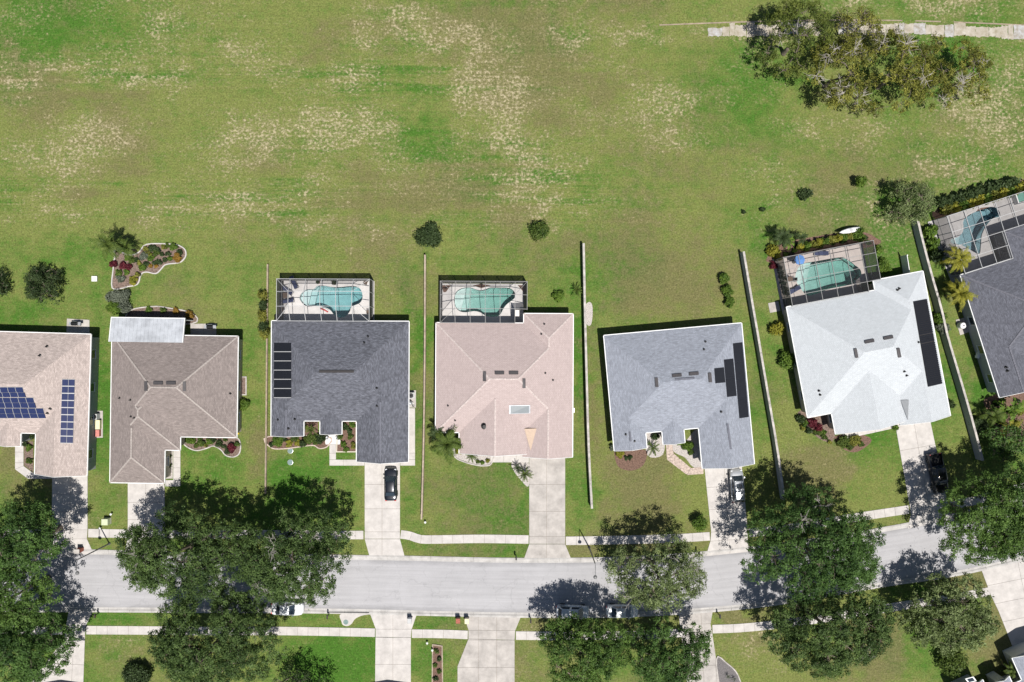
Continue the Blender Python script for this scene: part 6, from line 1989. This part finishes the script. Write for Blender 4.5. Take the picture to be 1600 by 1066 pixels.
def build_trees():
    T = tree
    T(38, 848, 70, 66, 8.5, 'dense green oak at the left edge, uppermost of three', 'oak2', seed=1)
    T(22, 930, 76, 66, 8.0, 'dense green oak at the left edge, middle of three', 'oak3', seed=2)
    T(42, 1010, 74, 62, 7.5, 'dense green oak at the left edge, lowest of three', 'oak2', seed=3)
    T(277, 866, 102, 76, 9.0, 'broad oak over the street, left half of the big double crown', 'oak', seed=4, dead=1)
    T(452, 868, 103, 80, 9.0, 'broad oak over the street, right half of the big double crown', 'oak', seed=5, dead=3)
    T(341, 1002, 122, 77, 8.5, 'wide dark oak on the lower side of the street at left', 'oak', seed=6, dead=0)
    T(1028, 897, 76, 60, 7.5, 'pale thin leaved tree leaning over the street centre', 'pale', seed=7, dens=170, gap=.1, dead=3)
    T(912, 1020, 76, 62, 8.0, 'green oak above the white parked cars, left of the pair', 'oak3', seed=8)
    T(1045, 1018, 68, 62, 8.0, 'green oak above the white parked cars, right of the pair', 'oak2', seed=9)
    T(1272, 859, 118, 88, 9.5, 'large oak across the street below the white roofed house', 'oak2', seed=10, dead=3)
    T(1296, 985, 106, 76, 9.0, 'large oak on the lower verge at right, below the biggest crown', 'oak', seed=11, dead=1)
    T(1540, 812, 78, 72, 8.5, 'oak at the right edge beside the black pickup', 'oak3', seed=12)
    T(1608, 800, 62, 84, 8.5, 'oak cut off by the right edge of the picture', 'oak2', seed=13)
    T(1488, 962, 76, 62, 6.5, 'feathery light green tree by the corner driveway', 'pale', seed=14, dens=180, leaf=.28)
    T(1250, 56, 60, 68, 7.5, 'olive tree beside the old path, leftmost of the field group', 'fieldgreen', 'trees in the field', 130, gap=.42, lobe=.22, seed=15, dead=2, name='field_tree')
    T(1316, 112, 62, 62, 7.0, 'olive tree with grey dead branches, second of the field group', 'olive', 'trees in the field', 115, gap=.42, lobe=.22, seed=16, dead=9, name='field_tree')
    T(1406, 112, 58, 70, 7.5, 'olive tree, third of the field group', 'olive', 'trees in the field', 125, gap=.42, lobe=.22, seed=17, dead=5, name='field_tree')
    T(1490, 112, 64, 64, 7.0, 'olive tree, rightmost of the field group', 'olive', 'trees in the field', 115, gap=.42, lobe=.22, seed=18, dead=4, name='field_tree')
    T(1340, 45, 44, 36, 6.0, 'small yellowish tree growing over the old path', 'olive', 'trees in the field', 80, gap=.2, seed=19, name='field_tree')
    T(1424, 314, 42, 36, 4.8, 'grey olive tree beside the upper end of the right wall', 'pale', 'garden trees', 230, seed=20, leaf=.22, name='garden_tree')
    T(65, 443, 33, 31, 3.8, 'round dark green tree alone on the left back lawn', 'dark', 'garden trees', 260, seed=21, leaf=.22, name='garden_tree', zb_frac=.15)
    T(-17, 446, 22, 25, 3.8, 'round dark tree cut off by the left edge', 'dark', 'garden trees', 260, seed=22, leaf=.22, name='garden_tree', zb_frac=.15)
    T(470, 1092, 52, 44, 6.5, 'dark tree at the bottom edge beside the bright lawn', 'dark', 'garden trees', 90, seed=23, name='garden_tree')
    T(1585, 690, 46, 40, 4.5, 'leafy tree under the charcoal house corner', 'oak2', 'garden trees', 90, seed=24, leaf=.28, name='garden_tree')
    S_ = shrub
    S_(670, 367, 22, 2.4, 'round dark bush on the field edge behind the slate house', 'dark', leaf=.22)
    S_(844, 361, 18, 2.0, 'round green bush on the field edge behind the pink house', 'palm', leaf=.2)
    S_(1093, 819, 14, 2.6, 'round clipped bright bush beside the blue grey house driveway', 'bright', leaf=.16)
    S_(213, 1056, 27, 2.2, 'round dark bush at the bottom edge near lower left driveway', 'dark', leaf=.2)
    S_(1490, 1034, 26, 2.4, 'rounded green bush left of the lower right house', 'palm', leaf=.22)
    for i, (x, y) in enumerate(((1131,436),(1137,455),(1140,473))): S_(x, y, 11, 1.5, '%s of three green bushes behind the blue grey house' % ('topmost','middle','lowest')[i], 'bright', 'three bushes in a row', leaf=.16)
    S_(872, 461, 12, 1.0, 'bright green bush on the back lawn of the pink house', 'bright', leaf=.18)
    palm(901, 453, 14, .6, 'spiky cycad growing against the pink house wall line', 'palm', 16, kind='stiff', name='cycad', trunk=False)
    S_(1346, 283, 11, 2.6, 'bright bush standing alone in the upper right field', 'bright', leaf=.2)
    S_(1259, 304, 12, 1.3, 'small brownish bush in the field above the white house', 'dark', leaf=.2, dens=.6)
    S_(1192, 328, 5, .7, 'tiny dark bush in the field, left of the brownish bush', 'dark', leaf=.15)
    S_(1162, 331, 4, .6, 'tiniest dark bush in the field above the right lots', 'dark', leaf=.15)
    # island bed behind the taupe house
    palm(172, 382, 30, 3.2, 'feather palm at the upper end of the island garden bed', 'palm', 17)
    palm(197, 388, 20, 2.0, 'smaller palm beside the feather palm in the island bed', 'palm', 13)
    for x, y, r, h, c, lab in ((177,413,7,.9,'red','dark red shrub at the left rim of the island bed'),(192,415,7,.7,'red','dark red shrub, middle of the three in the island bed'),(201,417,7,.7,'red','dark red shrub, rightmost of the three in the island bed'),
            (207,438,9,.8,'yellow','orange yellow shrub low in the island bed'),(222,419,7,.8,'bright','bright green plant at the island bed waist'),(224,401,8,1.0,'grey','grey green rounded shrub in the island bed'),(235,404,6,.6,'bright','yellow green tuft in the middle of the island bed'),
            (239,388,7,.7,'dark','dark shrub near the top rim of the island bed'),(247,391,5,.6,'dark','small dark shrub right of the rim shrub'),(270,386,7,1.0,'bright','bright green shrub at the right end of the island bed'),(276,402,9,.8,'orange','orange shrub at the right end of the island bed'),
            (262,397,5,.6,'dark','small dark plant near the right end of the island bed'),(235,416,4,.4,'orange','tiny brown tuft, left of two in the island bed'),(244,416,4,.4,'orange','tiny brown tuft, right of two in the island bed'),(188,436,8,.7,'grey','greyish plant inside the small stone ring'),
            (176,464,13,1.6,'grey','pale grey shrub below the island bed, upper left'),(192,462,12,1.5,'grey','pale grey shrub below the island bed, upper right'),(178,482,14,1.7,'bright','green shrub beside the patio roof corner, left'),(194,480,12,1.6,'grey','pale grey shrub beside the patio roof corner'),
            (297,492,8,.9,'orange','orange shrub at the right end of the patio roof bed'),(275,486,6,.6,'orange','brownish plant along the patio roof bed'),(233,484,6,.6,'bright','green plant along the patio roof bed'),(255,485,6,.5,'palm','small green plant in the middle of the patio roof bed'),
            (380,633,11,1.2,'bright','bright shrub by the right wall of the taupe house'),(297,690,8,.7,'bright','bright plant at the left end of the taupe front bed'),(313,691,9,.7,'palm','green plant, second in the taupe front bed'),(327,690,7,.6,'bright','green plant, third in the taupe front bed'),(342,694,7,.7,'dark','dark plant, fourth in the taupe front bed'),(362,700,9,.9,'red','dark red shrub at the round end of the taupe front bed'),
            (264,712,5,.6,'palm','clipped plant by the taupe garage, upper'),(264,728,5,.6,'palm','clipped plant by the taupe garage, lower'),
            (45,700,6,.6,'bright','green plant in the cream house entry bed, upper'),(46,720,7,.5,'palm','green plant in the cream house entry bed, lower'),(38,694,5,1.0,'dark','dark potted shrub in the cream house entry'),(51,683,5,.9,'dark','dark shrub in the cream house entry corner')):
        S_(x, y, r, h, lab, c, 'garden bed plants', leaf=.14, dens=1.3)
    hl0 = ['first','second','third','fourth','fifth','sixth','seventh','eighth','ninth','tenth','eleventh','twelfth','thirteenth']
    # low filler plants between the shrubs of the beds
    fills = [('low green filler plant in the island bed', 'filler plants of the island bed', [(186,424),(212,405),(216,412),(228,412),(232,396),(243,397),(255,388),(258,405),(250,410),(265,405),(281,394),(262,385),(198,427),(214,428),(205,408),(184,428),(252,398),(228,388),(197,404),(240,411)]),
             ('low green plant in the dark cage hedge bed', 'filler plants behind the dark cage', [(1240,392),(1262,389),(1282,385),(1300,381),(1318,377),(1352,372),(1358,380),(1228,397),(1216,404),(1245,384)]),
             ('low leafy plant below the charcoal house corner', 'plants below the charcoal house', [(1556,632),(1566,626),(1590,628),(1596,645),(1562,660),(1590,662),(1552,668),(1572,680),(1596,680)]),
             ('low green filler plant in the white house front bed', 'filler plants of the white house', [(1254,668),(1264,672),(1276,678),(1290,684),(1298,690),(1310,696),(1328,698),(1346,694),(1286,674)]),
             ('low green filler plant in the taupe house front bed', 'filler plants of the taupe house', [(291,687),(305,696),(320,695),(334,690),(350,699),(355,706),(370,694),(351,688)]),
             ('low green filler plant in the slate house front bed', 'filler plants of the slate house', [(425,694),(443,688),(459,686),(474,693),(492,692),(478,668),(492,684),(534,662),(551,664),(545,675),(533,684),(552,697),(542,702)])]
    rf = random.Random(3)
    ords = hl0+['fourteenth','fifteenth','sixteenth','seventeenth','eighteenth','nineteenth','twentieth']
    for lab, grp, pts in fills:
        for i, (x, y) in enumerate(sorted(pts)):
            c = rf.choice(['palm','bright','dark','olive'])
            S_(x+rf.uniform(-1.5,1.5), y+rf.uniform(-1.5,1.5), rf.uniform(4,7), rf.uniform(.35,.8), lab.replace('low ', 'low %s ' % {'palm':'mid','bright':'bright','dark':'dark','olive':'olive'}[c], 1)+', %s from the left' % ords[i], c, grp, leaf=.15, dens=1.2)
    # hedge left of the slate house
    for i, (x, y) in enumerate(((410,462),(411,478),(409,494),(411,510),(412,522))):
        S_(x, y, 10, 1.8, 'dark spiky hedge plant by the slate house, number %s from the top' % ('one','two','three','four','five')[i], 'dark' if i % 2 else 'olive', 'spiky hedge', leaf=.32, aspect=.22, dens=1.2)
    # slate house front
    palm(486, 672, 15, .9, 'palm filling the left recess of the slate house', 'palm', 15, kind='stiff', trunk=False)
    for x, y, r, h, c, lab in ((433,689,11,.8,'bright','bright green shrub at the left end of the slate front bed'),(452,693,8,.5,'yellow','yellow shrub, left of the slate front bed pair'),(466,692,8,.5,'yellow','yellow shrub, right of the slate front bed pair'),(483,687,9,.8,'palm','green shrub below the recess palm'),(500,686,9,1.0,'dark','dark shrub left of the white entry pad'),
            (540,668,7,.6,'dark','dark plant in the right recess of the slate house, upper'),(548,682,6,.5,'palm','green plant in the right recess of the slate house, middle'),(536,694,7,.5,'bright','green plant in the right recess of the slate house, lower')):
        S_(x, y, r, h, lab, c, 'garden bed plants', leaf=.14, dens=1.3)
    # pink house front
    palm(697, 694, 33, 2.6, 'big arching palm at the left front corner of the pink house', 'palm', 18)
    palm(683, 676, 18, 2.2, 'darker palm behind the arching palm by the wall', 'dark', 12)
    palm(736, 713, 12, .5, 'dark cycad in the gravel bed of the pink house', 'palm', 16, kind='stiff', name='cycad', trunk=False)
    palm(820, 741, 15, .8, 'yellow hearted cycad beside the pink house driveway', 'palm', 20, kind='stiff', name='cycad', trunk=False)
    palm(808, 731, 12, .7, 'dark cycad above the yellow hearted one', 'dark', 16, kind='stiff', name='cycad', trunk=False)
    for x, y, r, h, c, lab in ((717,706,7,.6,'yellow','yellow green shrub right of the arching palm'),(747,722,4,.4,'palm','small tuft in the pink gravel bed, left'),(754,723,4,.4,'bright','small tuft in the pink gravel bed, middle'),(762,720,4,.4,'olive','small tuft in the pink gravel bed, right'),(682,665,6,1.2,'grey','silvery plant at the pink house wall')):
        S_(x, y, r, h, lab, c, 'garden bed plants', leaf=.14, dens=1.3)
    # blue grey house front
    palm(1021, 700, 15, .7, 'green cycad in the left recess of the blue grey house', 'palm', 18, kind='stiff', name='cycad', trunk=False)
    for x, y, r, h, c, lab in ((968,709,9,.7,'yellow','yellow green shrub at the blue grey house corner'),(957,700,5,1.0,'grey','grey shrub against the blue grey house left wall'),(982,716,8,.4,'dark','low dark plant in the round mulch bed'),(1024,683,8,.9,'dark','dark shrub in the left recess of the blue grey house'),(1074,697,11,.9,'bright','bright shrub between entry and garage of the blue grey house'),(1062,692,7,.7,'bright','small bright shrub at the blue grey house entry'),(1080,707,6,.6,'palm','small green plant below the bright shrub pair')):
        S_(x, y, r, h, lab, c, 'garden bed plants', leaf=.14, dens=1.3)
    # white house
    S_(1215, 515, 13, 1.6, 'yellowish shrub at the left wall of the white house, upper', 'yellow', leaf=.2, dens=.8)
    S_(1229, 563, 16, 1.8, 'green shrub at the left wall of the white house, lower', 'bright', leaf=.2)
    for x, y, r, h, c, lab in ((1252,655,8,1.0,'dark','dark shrub at the lower left corner of the white house'),(1258,662,6,.8,'bright','green plant beside the dark corner shrub'),(1270,661,9,1.0,'red','reddish shrub at the white house front'),(1280,668,7,.8,'red','small reddish plant at the white house front'),(1318,691,12,1.0,'palm','olive shrub below the white house gable, left'),(1336,688,12,1.0,'olive','olive shrub below the white house gable, right'),(1400,668,6,.8,'bright','small shrub at the white house garage')):
        S_(x, y, r, h, lab, c, 'garden bed plants', leaf=.16, dens=1.2)
    hl = ['first','second','third','fourth','fifth','sixth','seventh','eighth','ninth','tenth','eleventh','twelfth','thirteenth']
    for i in range(9):
        S_(1252+i*9.6, 386-i*2.1, 8, 1.7, 'clipped yellow green hedge bush behind the dark cage, %s from the left' % hl[i], ('yellow','bright','olive')[i % 3], 'hedge behind the dark cage', leaf=.18, dens=1.2)
    S_(1341, 366, 13, 2.0, 'bigger green bush at the right end of the cage hedge', 'bright', leaf=.2)
    palm(1222, 371, 19, 2.0, 'dark palm at the left end of the cage hedge', 'dark', 14)
    palm(1232, 377, 14, 1.2, 'bright banana plant beside the dark palm', 'bright', 9, kind='broad')
    palm(1252, 371, 13, 1.6, 'dark palm rising from the hedge top', 'dark', 12)
    S_(1208, 393, 13, 1.4, 'yellow shrub outside the upper left cage corner', 'yellow', leaf=.2)
    S_(1209, 414, 8, .8, 'reddish shrub at the left cage wall', 'red', leaf=.16)
    S_(1383, 415, 15, 1.0, 'low clipped bush right of the dark cage', 'bright', leaf=.14)
    S_(1374, 390, 9, .8, 'pale green plant at the right cage corner', 'bright', leaf=.2, dens=.7)
    # charcoal house
    for i in range(11):
        S_(1480+i*12.2, 327-i*3.6, 11, 1.8, 'croton hedge bush behind the charcoal house cage, %s from the left' % hl[i], ('olive','yellow','bright','yellow','yellow','bright')[i % 6], 'croton hedge', leaf=.30, dens=1.1)
    for i in range(9):
        S_(1472+i*14, 316-i*3.9, 10, 2.2, 'dark leafy bush in the back row of the croton hedge, %s from the left' % hl[i], 'dark', 'croton hedge back row', leaf=.28)
    palm(1495, 405, 25, 2.6, 'yellow green palm at the lower left cage corner', 'yellow', 18, kind='feather')
    palm(1489, 412, 18, 1.6, 'greener palm under the yellow green palm', 'palm', 12)
    palm(1497, 460, 26, 2.6, 'golden palm against the charcoal house wall', 'yellow', 20)
    palm(1490, 452, 20, 1.8, 'small golden palm left of the big golden palm', 'olive', 14)
    for i, (x, y, c) in enumerate(((1456,362,'bright'),(1459,380,'bright'),(1464,398,'dark'),(1470,497,'bright'),(1475,512,'grey'))):
        S_(x, y, 12, 1.6, ('bright shrub at the top of the right wall','bright shrub second along the right wall','dark shrub third along the right wall','bright shrub beside the ribbed solar mats','pale bare shrub below the solar mats')[i], c, leaf=.24)
    palm(1575, 640, 24, 1.8, 'banana like palm below the charcoal house, right', 'bright', 14, kind='broad')
    palm(1550, 648, 22, 1.6, 'banana like palm below the charcoal house, left', 'palm', 14)
    palm(1575, 668, 22, 1.4, 'yellow green palm lower in the charcoal house corner', 'yellow', 12)
    S_(1530, 665, 18, 1.6, 'dark bush beside the lower end of the right wall', 'dark', leaf=.22)
    S_(1485, 632, 8, .9, 'small dark shrub by the white house right wall', 'dark', leaf=.18)
    palm(1578, 1046, 17, 1.4, 'green palm between path and lower right house', 'palm', 15)
    # planting strip at the bottom
    for i, (x, y) in enumerate(((682,1018),(686,1030),(680,1040),(686,1050),(681,1061))):
        S_(x, y, 4.5, .5, 'small plant in the lower planting strip, %s from the top' % hl[i], ('palm','dark','bright')[i % 3], 'planting strip', leaf=.14)
    for i, (x, y) in enumerate(((1138,1058),(1148,1062))):
        palm(x, y, 6, .3, 'small spiky plant in the dark gravel bed, %s' % ('left','right')[i], 'dark', 9, kind='stiff', name='cycad', trunk=False)

# ------------------------------------------------------------------ assemble
build_leaf_mats()
build_road()
build_paving()
build_cart_path()
build_houses()
build_pools()
build_ground()
build_beds()
build_vehicles()
build_small()
build_trees()
